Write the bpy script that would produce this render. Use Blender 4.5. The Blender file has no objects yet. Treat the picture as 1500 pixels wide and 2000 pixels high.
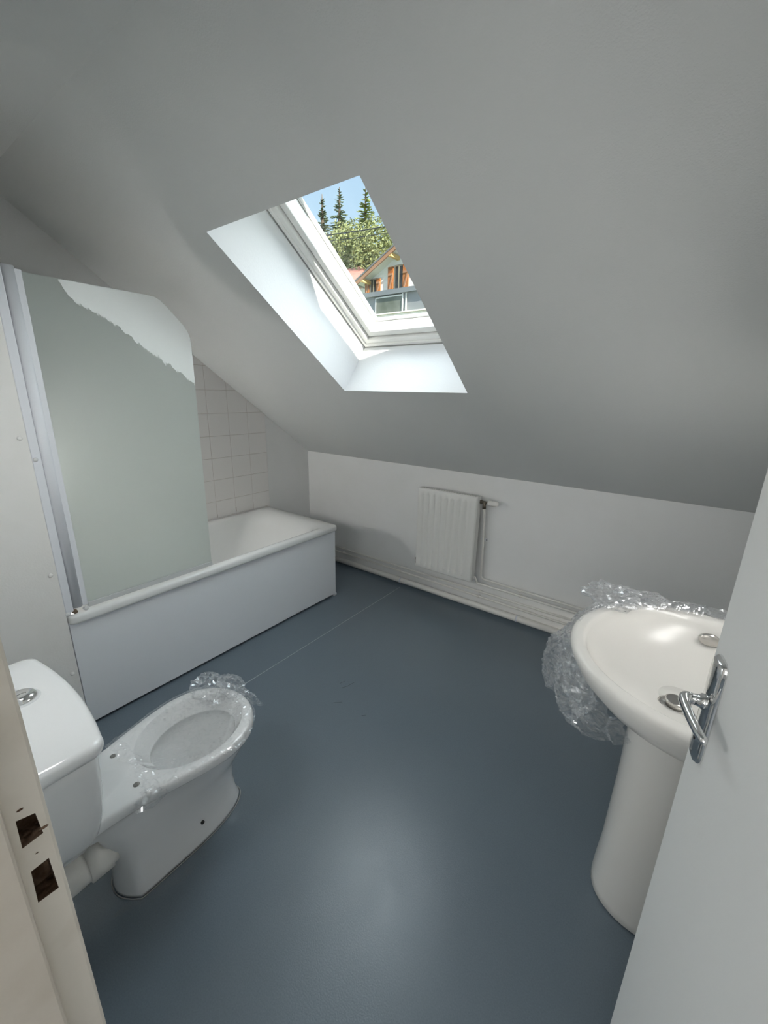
import bpy, bmesh, math, random
from mathutils import Vector, Matrix, noise

random.seed(7)
scene = bpy.context.scene
COL = scene.collection
PI = math.pi

# ------------------------------------------------------------------ camera
CAM_H = 1.45
yaw, pit, rol = math.radians(-36.269), math.radians(16.166), math.radians(1.215)
F = Vector((math.sin(yaw)*math.cos(pit), math.cos(yaw)*math.cos(pit), -math.sin(pit)))
Rt = Vector((math.cos(yaw), -math.sin(yaw), 0))
Up = Rt.cross(F)
R2 = Rt*math.cos(rol) + Up*math.sin(rol)
U2 = Up*math.cos(rol) - Rt*math.sin(rol)
cd = bpy.data.cameras.new('camera')
cd.sensor_fit = 'VERTICAL'; cd.sensor_height = 36.0; cd.lens = 36.0*800.74/2000.0
cd.clip_start = 0.01; cd.clip_end = 200
cam = bpy.data.objects.new('camera', cd); COL.objects.link(cam)
cam.matrix_world = Matrix(((R2.x, U2.x, -F.x, 0), (R2.y, U2.y, -F.y, 0), (R2.z, U2.z, -F.z, CAM_H), (0, 0, 0, 1)))
scene.camera = cam

# ------------------------------------------------------------------ sky, sun, exposure
W = bpy.data.worlds.new('sky'); scene.world = W; W.use_nodes = True
nt = W.node_tree; nt.nodes.clear()
o_ = nt.nodes.new('ShaderNodeOutputWorld'); bg = nt.nodes.new('ShaderNodeBackground')
tc = nt.nodes.new('ShaderNodeTexCoord'); sx = nt.nodes.new('ShaderNodeSeparateXYZ')
rp = nt.nodes.new('ShaderNodeValToRGB')
rp.color_ramp.elements[0].position = 0.0; rp.color_ramp.elements[0].color = (0.62, 0.78, 0.90, 1)
rp.color_ramp.elements[1].position = 0.75; rp.color_ramp.elements[1].color = (0.33, 0.55, 0.86, 1)
nt.links.new(tc.outputs['Generated'], sx.inputs[0]); nt.links.new(sx.outputs['Z'], rp.inputs[0])
nt.links.new(rp.outputs[0], bg.inputs['Color']); nt.links.new(bg.outputs[0], o_.inputs['Surface'])
bg.inputs['Strength'].default_value = 1.0

def sun_lamp(name, travel, strength, angle, col):
    d = bpy.data.lights.new(name, 'SUN'); d.energy = strength; d.angle = math.radians(angle); d.color = col
    o = bpy.data.objects.new(name, d); COL.objects.link(o)
    o.rotation_euler = Vector(travel).to_track_quat('-Z', 'Y').to_euler(); o.location = (0, 0, 12)
    return o
sun_lamp('sun', (-3.15, 0.866, -1.868), 10.5, 0.6, (1.0, 0.95, 0.86))
sun_lamp('bright_sky', (0.0, -0.589, -0.808), 12.0, 105, (0.93, 0.97, 1.0))      # added soft lamp along the slope normal, boosts the sky's light indoors

scene.view_settings.view_transform = 'Standard'; scene.view_settings.look = 'None'
scene.view_settings.gamma = 1.0; scene.view_settings.use_curve_mapping = False
scene.view_settings.exposure = 0.24
scene.cycles.max_bounces = 7; scene.cycles.diffuse_bounces = 4; scene.cycles.transparent_max_bounces = 14
scene.cycles.use_light_tree = False
scene.cycles.use_adaptive_sampling = True; scene.cycles.adaptive_threshold = 0.03
scene.cycles.transmission_bounces = 4; scene.cycles.glossy_bounces = 3
scene.cycles.sample_clamp_indirect = 6.0
scene.cycles.use_denoising = True
scene.cycles.caustics_reflective = False; scene.cycles.caustics_refractive = False

DOOR_FILL = 20.0                       # added unseen fill lamp on the door wall
BASIN_FILL = 11.0                     # added fill lamp above the washbasin, hidden behind the door
NICHE_FILL = 33.0                      # added fill lamp hidden in the bath niche
HALL_FILL = 2.8                       # added glowing fill pane at the hallway's end, behind the camera

# ------------------------------------------------------------------ materials
def mat(name, col, rough=0.6, metal=0.0, spec=0.5, bump=None, var=None, **kw):
    m = bpy.data.materials.new(name); m.use_nodes = True
    n = m.node_tree.nodes; l = m.node_tree.links; b = n['Principled BSDF']
    b.inputs['Base Color'].default_value = (*col, 1); b.inputs['Roughness'].default_value = rough
    b.inputs['Metallic'].default_value = metal; b.inputs['Specular IOR Level'].default_value = spec
    for k, v in kw.items(): b.inputs[k].default_value = v
    t = n.new('ShaderNodeTexCoord')
    if var:                                      # var = (scale, colour2, low, high)
        no = n.new('ShaderNodeTexNoise'); no.inputs['Scale'].default_value = var[0]; no.inputs['Detail'].default_value = 3
        r = n.new('ShaderNodeValToRGB'); r.color_ramp.elements[0].position = var[2]; r.color_ramp.elements[1].position = var[3]
        r.color_ramp.elements[0].color = (*col, 1); r.color_ramp.elements[1].color = (*var[1], 1)
        l.new(t.outputs['Object'], no.inputs['Vector']); l.new(no.outputs['Fac'], r.inputs[0]); l.new(r.outputs[0], b.inputs['Base Color'])
    if bump:                                     # bump = (scale, strength, distance)
        no = n.new('ShaderNodeTexNoise'); no.inputs['Scale'].default_value = bump[0]; no.inputs['Detail'].default_value = 2
        bp = n.new('ShaderNodeBump'); bp.inputs['Strength'].default_value = bump[1]; bp.inputs['Distance'].default_value = bump[2]
        l.new(t.outputs['Object'], no.inputs['Vector']); l.new(no.outputs['Fac'], bp.inputs['Height']); l.new(bp.outputs[0], b.inputs['Normal'])
    return m

WHITE = (0.86, 0.865, 0.86)
M_wall = mat('wall_paint', WHITE, 0.75, bump=(220, 0.25, 0.002), var=(5, (0.84, 0.845, 0.835), 0.4, 0.7))
M_slope = mat('slope_paint', (0.64, 0.655, 0.645), 0.8, bump=(260, 0.3, 0.002), var=(2.2, (0.62, 0.635, 0.63), 0.35, 0.7))  # greyer than the walls: the slope's shade is put into the colour
M_reveal = mat('reveal_paint', (0.84, 0.845, 0.85), 0.7, bump=(120, 0.25, 0.002))
M_boxing = mat('boxing_paint', (0.84, 0.83, 0.805), 0.7, bump=(160, 0.2, 0.002), var=(9, (0.81, 0.80, 0.77), 0.45, 0.75))
M_jamb = mat('old_jamb_paint', (0.82, 0.765, 0.68), 0.6, bump=(70, 0.35, 0.002), var=(14, (0.71, 0.65, 0.56), 0.45, 0.8))
M_wood = mat('rotten_wood', (0.10, 0.055, 0.03), 0.9, bump=(90, 0.8, 0.01), var=(60, (0.28, 0.19, 0.13), 0.45, 0.75))
M_ceramic = mat('white_ceramic', (0.83, 0.84, 0.845), 0.08, spec=0.6)
M_basin = mat('ivory_ceramic', (0.80, 0.79, 0.755), 0.2, spec=0.5)
M_tub = mat('tub_enamel', (0.83, 0.84, 0.83), 0.13, spec=0.6)
M_panel = mat('tub_panel', (0.85, 0.88, 0.915), 0.35, bump=(400, 0.1, 0.001))
M_plastic = mat('white_plastic', (0.80, 0.82, 0.86), 0.35)
M_pvc = mat('pvc_pipe', (0.86, 0.845, 0.80), 0.35)
M_rad = mat('radiator_enamel', (0.82, 0.82, 0.79), 0.3)
M_pipe = mat('painted_pipe', (0.86, 0.845, 0.80), 0.3)
M_brass = mat('dark_brass', (0.16, 0.14, 0.11), 0.4, metal=0.7)
M_chrome = mat('chrome', (0.80, 0.80, 0.80), 0.09, metal=1.0)
M_steel = mat('dull_chrome', (0.62, 0.60, 0.57), 0.25, metal=1.0)
M_door = mat('door_paint', (0.88, 0.89, 0.88), 0.5, bump=(180, 0.15, 0.001))
M_seal = mat('grey_seal', (0.33, 0.33, 0.32), 0.6)
M_dark = mat('dark_gap', (0.03, 0.03, 0.03), 0.8)
M_hole = mat('hole_shadow', (0.22, 0.22, 0.21), 0.8)
M_grout = mat('grout', (0.60, 0.55, 0.51), 0.85)
M_tile = mat('painted_tile', (0.86, 0.84, 0.82), 0.35, bump=(30, 0.1, 0.002))
M_frame = mat('window_lacquer', (0.84, 0.83, 0.80), 0.35)
M_alu = mat('window_cladding', (0.30, 0.29, 0.28), 0.5)
M_dirt = mat('grime', (0.16, 0.12, 0.08), 0.9)
M_caulk = mat('silicone', (0.72, 0.73, 0.73), 0.5)

def floor_mat():
    m = mat('blue_vinyl', (0.068, 0.090, 0.112), 0.42, spec=0.6)
    n = m.node_tree.nodes; l = m.node_tree.links; b = n['Principled BSDF']; t = n['Texture Coordinate']
    n1 = n.new('ShaderNodeTexNoise'); n1.inputs['Scale'].default_value = 260; n1.inputs['Detail'].default_value = 3
    n2 = n.new('ShaderNodeTexNoise'); n2.inputs['Scale'].default_value = 2.2; n2.inputs['Detail'].default_value = 3; n2.inputs['Roughness'].default_value = 0.5
    r1 = n.new('ShaderNodeValToRGB'); e = r1.color_ramp.elements
    e[0].position = 0.30; e[0].color = (0.118, 0.154, 0.190, 1); e[1].position = 0.72; e[1].color = (0.142, 0.180, 0.216, 1)
    mx = n.new('ShaderNodeMix'); mx.data_type = 'RGBA'; mx.blend_type = 'MULTIPLY'; mx.inputs[0].default_value = 0.5
    r2 = n.new('ShaderNodeValToRGB'); e = r2.color_ramp.elements
    e[0].position = 0.3; e[0].color = (0.90, 0.91, 0.92, 1); e[1].position = 0.7; e[1].color = (1.06, 1.05, 1.04, 1)
    l.new(t.outputs['Object'], n1.inputs['Vector']); l.new(t.outputs['Object'], n2.inputs['Vector'])
    l.new(n1.outputs['Fac'], r1.inputs[0]); l.new(n2.outputs['Fac'], r2.inputs[0])
    l.new(r1.outputs[0], mx.inputs[6]); l.new(r2.outputs[0], mx.inputs[7]); l.new(mx.outputs[2], b.inputs['Base Color'])
    # worn, scuffed gloss
    n3 = n.new('ShaderNodeTexNoise'); n3.inputs['Scale'].default_value = 12; n3.inputs['Detail'].default_value = 4; n3.inputs['Roughness'].default_value = 0.6
    n3.inputs['Distortion'].default_value = 0.4
    r3 = n.new('ShaderNodeMapRange'); r3.inputs['To Min'].default_value = 0.285; r3.inputs['To Max'].default_value = 0.335
    r3.inputs['From Min'].default_value = 0.3; r3.inputs['From Max'].default_value = 0.7
    l.new(t.outputs['Object'], n3.inputs['Vector']); l.new(n3.outputs['Fac'], r3.inputs['Value']); l.new(r3.outputs[0], b.inputs['Roughness'])
    bp = n.new('ShaderNodeBump'); bp.inputs['Strength'].default_value = 0.15; bp.inputs['Distance'].default_value = 0.002
    l.new(n1.outputs['Fac'], bp.inputs['Height']); l.new(bp.outputs[0], b.inputs['Normal'])
    return m
M_floor = floor_mat()

def film_mat(name, lo, hi, white=0.5, scale=40):
    m = bpy.data.materials.new(name); m.use_nodes = True
    n = m.node_tree.nodes; l = m.node_tree.links; n.clear()
    out = n.new('ShaderNodeOutputMaterial'); tr = n.new('ShaderNodeBsdfTransparent')
    gl = n.new('ShaderNodeBsdfGlossy'); gl.inputs['Roughness'].default_value = 0.11; gl.inputs['Color'].default_value = (0.95, 0.97, 1, 1)
    df = n.new('ShaderNodeBsdfTranslucent'); df.inputs['Color'].default_value = (0.9, 0.92, 0.94, 1)
    d2 = n.new('ShaderNodeBsdfDiffuse'); d2.inputs['Color'].default_value = (0.9, 0.92, 0.94, 1)
    a = n.new('ShaderNodeMixShader'); a.inputs[0].default_value = 0.5; l.new(df.outputs[0], a.inputs[1]); l.new(d2.outputs[0], a.inputs[2])
    c = n.new('ShaderNodeMixShader'); c.inputs[0].default_value = white; l.new(gl.outputs[0], c.inputs[1]); l.new(a.outputs[0], c.inputs[2])
    t = n.new('ShaderNodeTexCoord'); no = n.new('ShaderNodeTexNoise'); no.inputs['Scale'].default_value = scale; no.inputs['Detail'].default_value = 5
    no.inputs['Distortion'].default_value = 2.5
    r = n.new('ShaderNodeMapRange'); r.inputs['From Min'].default_value = 0.42; r.inputs['From Max'].default_value = 0.72
    r.inputs['To Min'].default_value = lo; r.inputs['To Max'].default_value = hi
    l.new(t.outputs['Object'], no.inputs['Vector']); l.new(no.outputs['Fac'], r.inputs['Value'])
    lw = n.new('ShaderNodeLayerWeight'); lw.inputs['Blend'].default_value = 0.25
    ad = n.new('ShaderNodeMath'); ad.operation = 'MULTIPLY_ADD'; ad.inputs[1].default_value = 0.45; ad.use_clamp = True
    l.new(lw.outputs['Facing'], ad.inputs[0]); l.new(r.outputs[0], ad.inputs[2])
    f = n.new('ShaderNodeMixShader'); l.new(ad.outputs[0], f.inputs[0]); l.new(tr.outputs[0], f.inputs[1]); l.new(c.outputs[0], f.inputs[2])
    l.new(f.outputs[0], out.inputs['Surface'])
    return m
M_film = film_mat('clear_wrap', 0.07, 0.46, 0.5, 30)
M_film2 = film_mat('thin_wrap', 0.01, 0.34, 0.32, 34)

M_smear = film_mat('sealant_film', 0.0, 0.22, 1.0, 22)
[setattr(x.inputs['Distortion'], 'default_value', 0.6) for x in M_smear.node_tree.nodes if x.type == 'TEX_NOISE']
[setattr(x.inputs[1], 'default_value', 0.0) for x in M_smear.node_tree.nodes if x.type == 'MATH']

def pane_mat():
    m = bpy.data.materials.new('window_glass'); m.use_nodes = True
    n = m.node_tree.nodes; l = m.node_tree.links; n.clear()
    out = n.new('ShaderNodeOutputMaterial'); tr = n.new('ShaderNodeBsdfTransparent'); tr.inputs['Color'].default_value = (0.97, 0.99, 0.97, 1)
    gl = n.new('ShaderNodeBsdfGlossy'); gl.inputs['Roughness'].default_value = 0.02
    f = n.new('ShaderNodeMixShader'); f.inputs[0].default_value = 0.02; l.new(tr.outputs[0], f.inputs[1]); l.new(gl.outputs[0], f.inputs[2])
    l.new(f.outputs[0], out.inputs['Surface']); return m
M_pane = pane_mat()

def frost_mat():
    m = bpy.data.materials.new('frosted_glass'); m.use_nodes = True
    n = m.node_tree.nodes; l = m.node_tree.links; n.clear()
    out = n.new('ShaderNodeOutputMaterial')
    rf = n.new('ShaderNodeBsdfRefraction'); rf.inputs['Roughness'].default_value = 0.55; rf.inputs['IOR'].default_value = 1.12; rf.inputs['Color'].default_value = (0.97, 1.0, 0.985, 1)
    df = n.new('ShaderNodeBsdfDiffuse'); df.inputs['Color'].default_value = (0.86, 0.92, 0.89, 1)
    tl = n.new('ShaderNodeBsdfTranslucent'); tl.inputs['Color'].default_value = (0.88, 0.94, 0.91, 1)
    gl = n.new('ShaderNodeBsdfGlossy'); gl.inputs['Roughness'].default_value = 0.25
    a = n.new('ShaderNodeMixShader'); a.inputs[0].default_value = 0.5; l.new(df.outputs[0], a.inputs[1]); l.new(tl.outputs[0], a.inputs[2])
    b = n.new('ShaderNodeMixShader'); b.inputs[0].default_value = 0.5; l.new(rf.outputs[0], b.inputs[1]); l.new(a.outputs[0], b.inputs[2])
    c = n.new('ShaderNodeMixShader'); c.inputs[0].default_value = 0.04; l.new(b.outputs[0], c.inputs[1]); l.new(gl.outputs[0], c.inputs[2])
    l.new(c.outputs[0], out.inputs['Surface']); return m
M_frost = frost_mat()
M_peel = mat('peeling_film', (0.93, 0.96, 0.94), 0.55, bump=(90, 0.3, 0.001))

# ------------------------------------------------------------------ helpers
def link(name, me, m, parent=None, smooth=False):
    o = bpy.data.objects.new(name, me); COL.objects.link(o)
    if m is not None:
        for x in (m if isinstance(m, (list, tuple)) else [m]): me.materials.append(x)
    if parent is not None: o.parent = parent
    if smooth:
        for p in me.polygons: p.use_smooth = True
    return o
def mesh(name, V, Fc, m, parent=None, smooth=False):
    me = bpy.data.meshes.new(name); me.from_pydata([tuple(v) for v in V], [], Fc); me.update()
    bm = bmesh.new(); bm.from_mesh(me); bmesh.ops.recalc_face_normals(bm, faces=bm.faces); bm.to_mesh(me); bm.free()
    return link(name, me, m, parent, smooth)
def frombm(name, bm, m, parent=None, smooth=False):
    me = bpy.data.meshes.new(name); bmesh.ops.recalc_face_normals(bm, faces=bm.faces); bm.to_mesh(me); bm.free()
    return link(name, me, m, parent, smooth)
def bm_box(bm, x0, x1, y0, y1, z0, z1, bev=0.0, seg=2):
    r = bmesh.ops.create_cube(bm, size=1.0)
    bmesh.ops.scale(bm, vec=(x1-x0, y1-y0, z1-z0), verts=r['verts'])
    bmesh.ops.translate(bm, vec=((x0+x1)/2, (y0+y1)/2, (z0+z1)/2), verts=r['verts'])
    if bev:
        es = list({e for v in r['verts'] for e in v.link_edges})
        bmesh.ops.bevel(bm, geom=es, offset=bev, segments=seg, affect='EDGES', profile=0.5)
def box(name, b, m, parent=None, bev=0.0, seg=2):
    bm = bmesh.new(); bm_box(bm, *b, bev=bev, seg=seg)
    return frombm(name, bm, m, parent, bool(bev) and seg > 2)
def loft(name, rings, m, parent=None, cap0=True, cap1=True, smooth=True, closed=True):
    V = []; Fc = []; n = len(rings[0])
    for r in rings: V += [tuple(p) for p in r]
    for i in range(len(rings)-1):
        for j in range(n if closed else n-1):
            k = (j+1) % n
            Fc.append((i*n+j, i*n+k, (i+1)*n+k, (i+1)*n+j))
    if cap0: Fc.append(tuple(range(n)))
    if cap1: Fc.append(tuple((len(rings)-1)*n+j for j in range(n)))
    return mesh(name, V, Fc, m, parent, smooth)
def tube(name, path, r, m, parent=None, n=12, smooth=True, rx=None):
    P = [Vector(p) for p in path]; rings = []
    for i, p in enumerate(P):
        d = (P[min(i+1, len(P)-1)] - P[max(i-1, 0)]).normalized()
        a = d.cross(Vector((0, 0, 1)))
        if a.length < 0.1: a = d.cross(Vector((0, 1, 0)))
        a.normalize(); b = d.cross(a)
        rr = r[i] if isinstance(r, (list, tuple)) else r
        rings.append([p + a*rr*math.cos(2*PI*j/n) + b*rr*(rx or 1.0)*math.sin(2*PI*j/n) for j in range(n)])
    return loft(name, rings, m, parent, smooth=smooth)
def bend(p0, p1, p2, r, n=7):
    p0, p1, p2 = Vector(p0), Vector(p1), Vector(p2)
    a = p1 + (p0-p1).normalized()*r; b = p1 + (p2-p1).normalized()*r
    return [a*(1-t)**2 + p1*2*t*(1-t) + b*t*t for t in [i/n for i in range(n+1)]]
def lathe(name, c, prof, m, parent=None, n=32, axis='Z', sx=1.0, sy=1.0):
    rings = []
    for r, h in prof:
        ring = []
        for j in range(n):
            a = 2*PI*j/n; u, v = r*sx*math.cos(a), r*sy*math.sin(a)
            ring.append({'Z': (c[0]+u, c[1]+v, c[2]+h), 'Y': (c[0]+u, c[1]+h, c[2]+v), 'X': (c[0]+h, c[1]+u, c[2]+v)}[axis])
        rings.append(ring)
    return loft(name, rings, m, parent)
def empty(name, loc=(0, 0, 0)):
    o = bpy.data.objects.new(name, None); COL.objects.link(o); o.empty_display_size = 0.05
    return o
def tag(o, label, cat, group=None):
    o['label'] = label; o['category'] = cat
    if group: o['group'] = group
    return o
def struct(o, label=None, cat=None):
    o['kind'] = 'structure'
    if label: o['label'] = label
    if cat: o['category'] = cat
    return o
def catmull(P, n):
    """smooth open curve through the control tuples P"""
    out = []; K = len(P)-1
    for i in range(n):
        t = i/(n-1)*K; k = min(int(t), K-1); u = t-k
        p0, p1, p2, p3 = P[max(k-1, 0)], P[k], P[k+1], P[min(k+2, K)]
        out.append(tuple(0.5*((2*b)+(-a+c)*u+(2*a-5*b+4*c-d)*u*u+(-a+3*b-3*c+d)*u**3) for a, b, c, d in zip(p0, p1, p2, p3)))
    return out
def table(T, y):
    if y <= T[0][0]: return T[0][1]
    for (a, u), (b, v) in zip(T, T[1:]):
        if y <= b: return u + (v-u)*(y-a)/(b-a)
    return T[-1][1]

# ------------------------------------------------------------------ room measures
XL, XR = -2.68, 0.34           # left and right walls
YF, YK = 0.06, 2.505           # door wall (room face) and low wall under the slope
ZC, YB = 2.307, 0.642          # flat ceiling and where the slope starts
SL = 0.7284                    # fall of the slope
def slope_z(y): return ZC - SL*(y-YB)
ZK = slope_z(YK)
DN = Vector((0, 1, -SL)).normalized(); NN = Vector((0, SL, 1)).normalized()
SO = Vector((0, 1.03, slope_z(1.03)))
def S(x, v, w): return Vector((x, 0, 0)) + Vector((0, SO.y, SO.z)) + DN*v + NN*w     # across, down the slope, out through it
SX0, SX1, SV1 = -1.62, -0.864, 0.962

# ------------------------------------------------------------------ shell
fl = struct(box('floor', (XL-0.1, XR+0.1, YF-0.1, YK+0.1, -0.1, 0.0), M_floor), 'dark blue-grey vinyl sheet floor with scuffs', 'floor')
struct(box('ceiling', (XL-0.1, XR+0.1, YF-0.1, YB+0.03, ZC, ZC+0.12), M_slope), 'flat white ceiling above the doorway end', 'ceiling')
# sloping ceiling with the shaft of the roof window through it
def slab():
    v0 = -(1.03-YB)/DN.y; v1 = (YK+0.1-1.03)/DN.y
    xs = [XL-0.1, SX0, SX1, XR+0.1]; vs = [v0, 0.0, SV1, v1]; ws = [0.0, 0.36]
    V = {}; L = []; Fc = []
    for k in range(2):
        for i in range(4):
            for j in range(4): V[i, j, k] = len(L); L.append(S(xs[i], vs[j], ws[k]))
    for k in range(2):
        for i in range(3):
            for j in range(3):
                if (i, j) != (1, 1): Fc.append((V[i, j, k], V[i+1, j, k], V[i+1, j+1, k], V[i, j+1, k]))
    nf = len(Fc)
    for a, b in (((1, 1), (2, 1)), ((2, 1), (2, 2)), ((2, 2), (1, 2)), ((1, 2), (1, 1))):
        Fc.append((V[a[0], a[1], 0], V[b[0], b[1], 0], V[b[0], b[1], 1], V[a[0], a[1], 1]))
    ring = [(0, 0), (1, 0), (2, 0), (3, 0), (3, 1), (3, 2), (3, 3), (2, 3), (1, 3), (0, 3), (0, 2), (0, 1)]
    for a, b in zip(ring, ring[1:]+ring[:1]):
        Fc.append((V[a[0], a[1], 0], V[b[0], b[1], 0], V[b[0], b[1], 1], V[a[0], a[1], 1]))
    me = bpy.data.meshes.new('ceiling_slope'); me.from_pydata([tuple(p) for p in L], [], Fc)
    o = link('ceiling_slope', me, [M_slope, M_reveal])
    for i in range(nf, nf+4): me.polygons[i].material_index = 1
    return o
struct(slab(), 'white sloping attic ceiling with a deep roof window shaft', 'ceiling')
def wall_poly(name, x, thick, m):
    P = [(YF-0.1, -0.02), (YK+0.02, -0.02), (YK+0.02, slope_z(YK+0.02)+0.05), (YB, ZC+0.05), (YF-0.1, ZC+0.05)]
    V = [(x, a, b) for a, b in P] + [(x+thick, a, b) for a, b in P]; n = len(P)
    return mesh(name, V, [tuple(range(n)), tuple(range(n, 2*n))] + [(i, (i+1) % n, n+(i+1) % n, n+i) for i in range(n)], m)
wl = struct(wall_poly('wall_left', XL, -0.1, M_wall), 'white left wall behind the bathtub, partly tiled', 'wall')
struct(wall_poly('wall_right', XR, 0.1, M_wall), 'white right wall behind the open door', 'wall')
struct(box('wall_back', (XL-0.1, XR+0.1, YK, YK+0.1, -0.02, ZK+0.06), M_wall), 'low white wall under the sloping ceiling', 'wall')
# door wall: two sides and the part over the door
bm = bmesh.new()
JX, HX = -0.468, 0.215          # strike-side face, hinge-side face of the doorway
bm_box(bm, XL-0.1, JX-0.045, YF-0.09, YF, -0.02, ZC+0.02); bm_box(bm, HX+0.05, XR+0.1, YF-0.09, YF, -0.02, ZC+0.02)
bm_box(bm, JX-0.045, HX+0.05, YF-0.09, YF, 2.08, ZC+0.02)
struct(frombm('wall_front', bm, M_wall), 'white wall around the doorway', 'wall')
# boxed-in pipe chase at the near end of the bath
YBX = 0.432; XBX = -1.908
ch = struct(box('wall_boxing', (XL, XBX, YF, YBX, 0, ZC), M_boxing, bev=0.003), 'cream painted boxing panel beside the shower screen', 'wall')
for z in (0.29, 0.74, 1.27):
    lathe('screw_cap', (XBX, YBX-0.022, z), [(0.008, -0.001), (0.008, 0.002), (0.005, 0.004), (0.001, 0.0045)], M_boxing, ch, 12, 'X')
# vinyl turned up the walls
def cove(name, a, b, nrm):
    a, b, nrm = Vector(a), Vector(b), Vector(nrm)
    prof = [(0.085, 0.0005), (0.06, 0.002), (0.04, 0.005), (0.022, 0.011), (0.010, 0.020), (0.006, 0.032), (0.0, 0.033)]
    rings = [[p + nrm*u + Vector((0, 0, w)) for u, w in prof] for p in (a, b)]
    return struct(loft(name, rings, M_floor, closed=False, cap0=False, cap1=False), 'dark vinyl coved skirting', 'skirting')
cove('baseboard_back', (XL, YK, 0), (XR, YK, 0), (0, -1, 0))['label'] = 'dark vinyl coved upstand along the low wall'
cove('baseboard_right', (XR, YF, 0), (XR, YK, 0), (-1, 0, 0))['label'] = 'dark vinyl coved upstand along the right wall'
# welded seam and scuffs in the vinyl
sm = box('welded_seam', (-1.6125, -1.6085, 0.3, YK-0.07, 0.0, 0.0008), mat('seam_weld', (0.34, 0.385, 0.425), 0.5), fl)
sc_m = mat('scuff_mark', (0.03, 0.036, 0.045), 0.6)
for p in ([(-1.20, 1.30), (-1.185, 1.33), (-1.175, 1.38)], [(-1.23, 1.32), (-1.22, 1.35)], [(-1.16, 1.20), (-1.13, 1.23)], [(-1.0, 1.22), (-0.985, 1.235)]):
    tube('scuff', [(x, y, 0.0003) for x, y in p], 0.0009, sc_m, fl, 5, rx=0.4)
# wall tiles, cut along the slope
PY, PZ = 0.1575, 0.155
box('grout_bed', (XL, XL+0.002, YBX, 2.062, 0.54, 0.55), M_grout, wl).name = 'tile_edge_strip'
def clip(poly):
    out = []
    f = lambda p: slope_z(p[0]) - 0.001 - p[1]
    for a, b in zip(poly, poly[1:]+poly[:1]):
        fa, fb = f(a), f(b)
        if fa >= 0: out.append(a)
        if (fa >= 0) != (fb >= 0):
            t = fa/(fa-fb); out.append((a[0]+(b[0]-a[0])*t, a[1]+(b[1]-a[1])*t))
    return out
def tile_poly(poly, x0, x1, name, m, par):
    n = len(poly)
    cx = sum(p[0] for p in poly)/n; cz = sum(p[1] for p in poly)/n
    ins = [(cx+(p[0]-cx)*0.975, cz+(p[1]-cz)*0.975) for p in poly]
    V = [(x0, a, b) for a, b in poly] + [(x1-0.0012, a, b) for a, b in poly] + [(x1, a, b) for a, b in ins]
    Fc = [tuple(range(2*n, 3*n))]
    for k in range(2): Fc += [(k*n+i, k*n+(i+1) % n, (k+1)*n+(i+1) % n, (k+1)*n+i) for i in range(n)]
    return mesh(name, V, Fc, m, par)
G = 0.0011
back = clip([(YBX, 0.5), (2.060, 0.5), (2.060, 1.757), (YBX, 1.757)])
tile_poly(back, XL, XL+0.0052, 'grout_bed', M_grout, wl)
for c in range(11):
    for r in range(8):
        y1 = 2.060 - c*PY; y0 = max(y1-PY, YBX); z0 = 0.517 + r*PZ; z1 = z0+PZ
        p = clip([(y0+G, z0+G), (y1-G, z0+G), (y1-G, z1-G), (y0+G, z1-G)])
        if len(p) >= 3 and y1-y0 > 0.03 and max(q[1] for q in p)-min(q[1] for q in p) > 0.012:
            tile_poly(p, XL, XL+0.0072+random.uniform(-0.0003, 0.0003), 'tile', M_tile, wl)
for y, z in ((1.590, 0.556), (1.747, 0.575)):
    box('dark_joint', (XL+0.004, XL+0.0069, y-0.0015, y+0.0015, z-0.012, z+0.022), M_dirt, wl)

# ------------------------------------------------------------------ roof window
w1 = empty('window_1'); struct(w1, 'white roof window set deep in the sloping ceiling', 'window')
def ring_frame(name, ins0, ins1, w0, w1_, m, parent, botx=0.0):
    x0, x1, v0, v1 = SX0, SX1, 0.0, SV1
    V = []
    for w in (w0, w1_):
        for ins in (ins0, ins1):
            V += [S(x0+ins, v0+ins, w), S(x1-ins, v0+ins, w), S(x1-ins, v1-ins, w), S(x0+ins, v1-ins, w)]
    Fc = []
    for i in range(4):
        k = (i+1) % 4
        Fc += [(i, k, 4+k, 4+i), (8+i, 8+k, 12+k, 12+i), (i, k, 8+k, 8+i), (4+i, 4+k, 12+k, 12+i)]
    o = mesh(name, V, Fc, m, parent)
    b = o.modifiers.new('bevel', 'BEVEL'); b.width = 0.004; b.segments = 2
    return o
ring_frame('outer_frame', -0.03, 0.050, 0.308, 0.40, M_frame, w1)
ring_frame('frame_groove', -0.001, 0.004, 0.298, 0.310, M_seal, w1)
ring_frame('frame_bead', 0.006, 0.024, 0.300, 0.312, M_frame, w1)
ring_frame('sash_seal', 0.047, 0.060, 0.335, 0.36, M_seal, w1)
ring_frame('sash', 0.056, 0.090, 0.325, 0.404, M_frame, w1)
ring_frame('glazing_gasket', 0.086, 0.0945, 0.394, 0.401, M_seal, w1)
ring_frame('cladding', -0.05, 0.088, 0.406, 0.430, M_alu, w1)
gi = 0.088
mesh('pane', [S(SX0+gi, gi, 0.401), S(SX1-gi, gi, 0.401), S(SX1-gi, SV1-gi, 0.401), S(SX0+gi, SV1-gi, 0.401),
              S(SX0+gi, gi, 0.405), S(SX1-gi, gi, 0.405), S(SX1-gi, SV1-gi, 0.405), S(SX0+gi, SV1-gi, 0.405)],
     [(0, 1, 2, 3), (4, 5, 6, 7), (0, 1, 5, 4), (1, 2, 6, 5), (2, 3, 7, 6), (3, 0, 4, 7)], M_pane, w1)
hv = [S(x, v, w) for w in (0.431, 0.46) for x, v in ((SX0-0.05, -0.08), (SX1+0.05, -0.08), (SX1+0.05, 0.145), (SX0-0.05, 0.145))]
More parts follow.
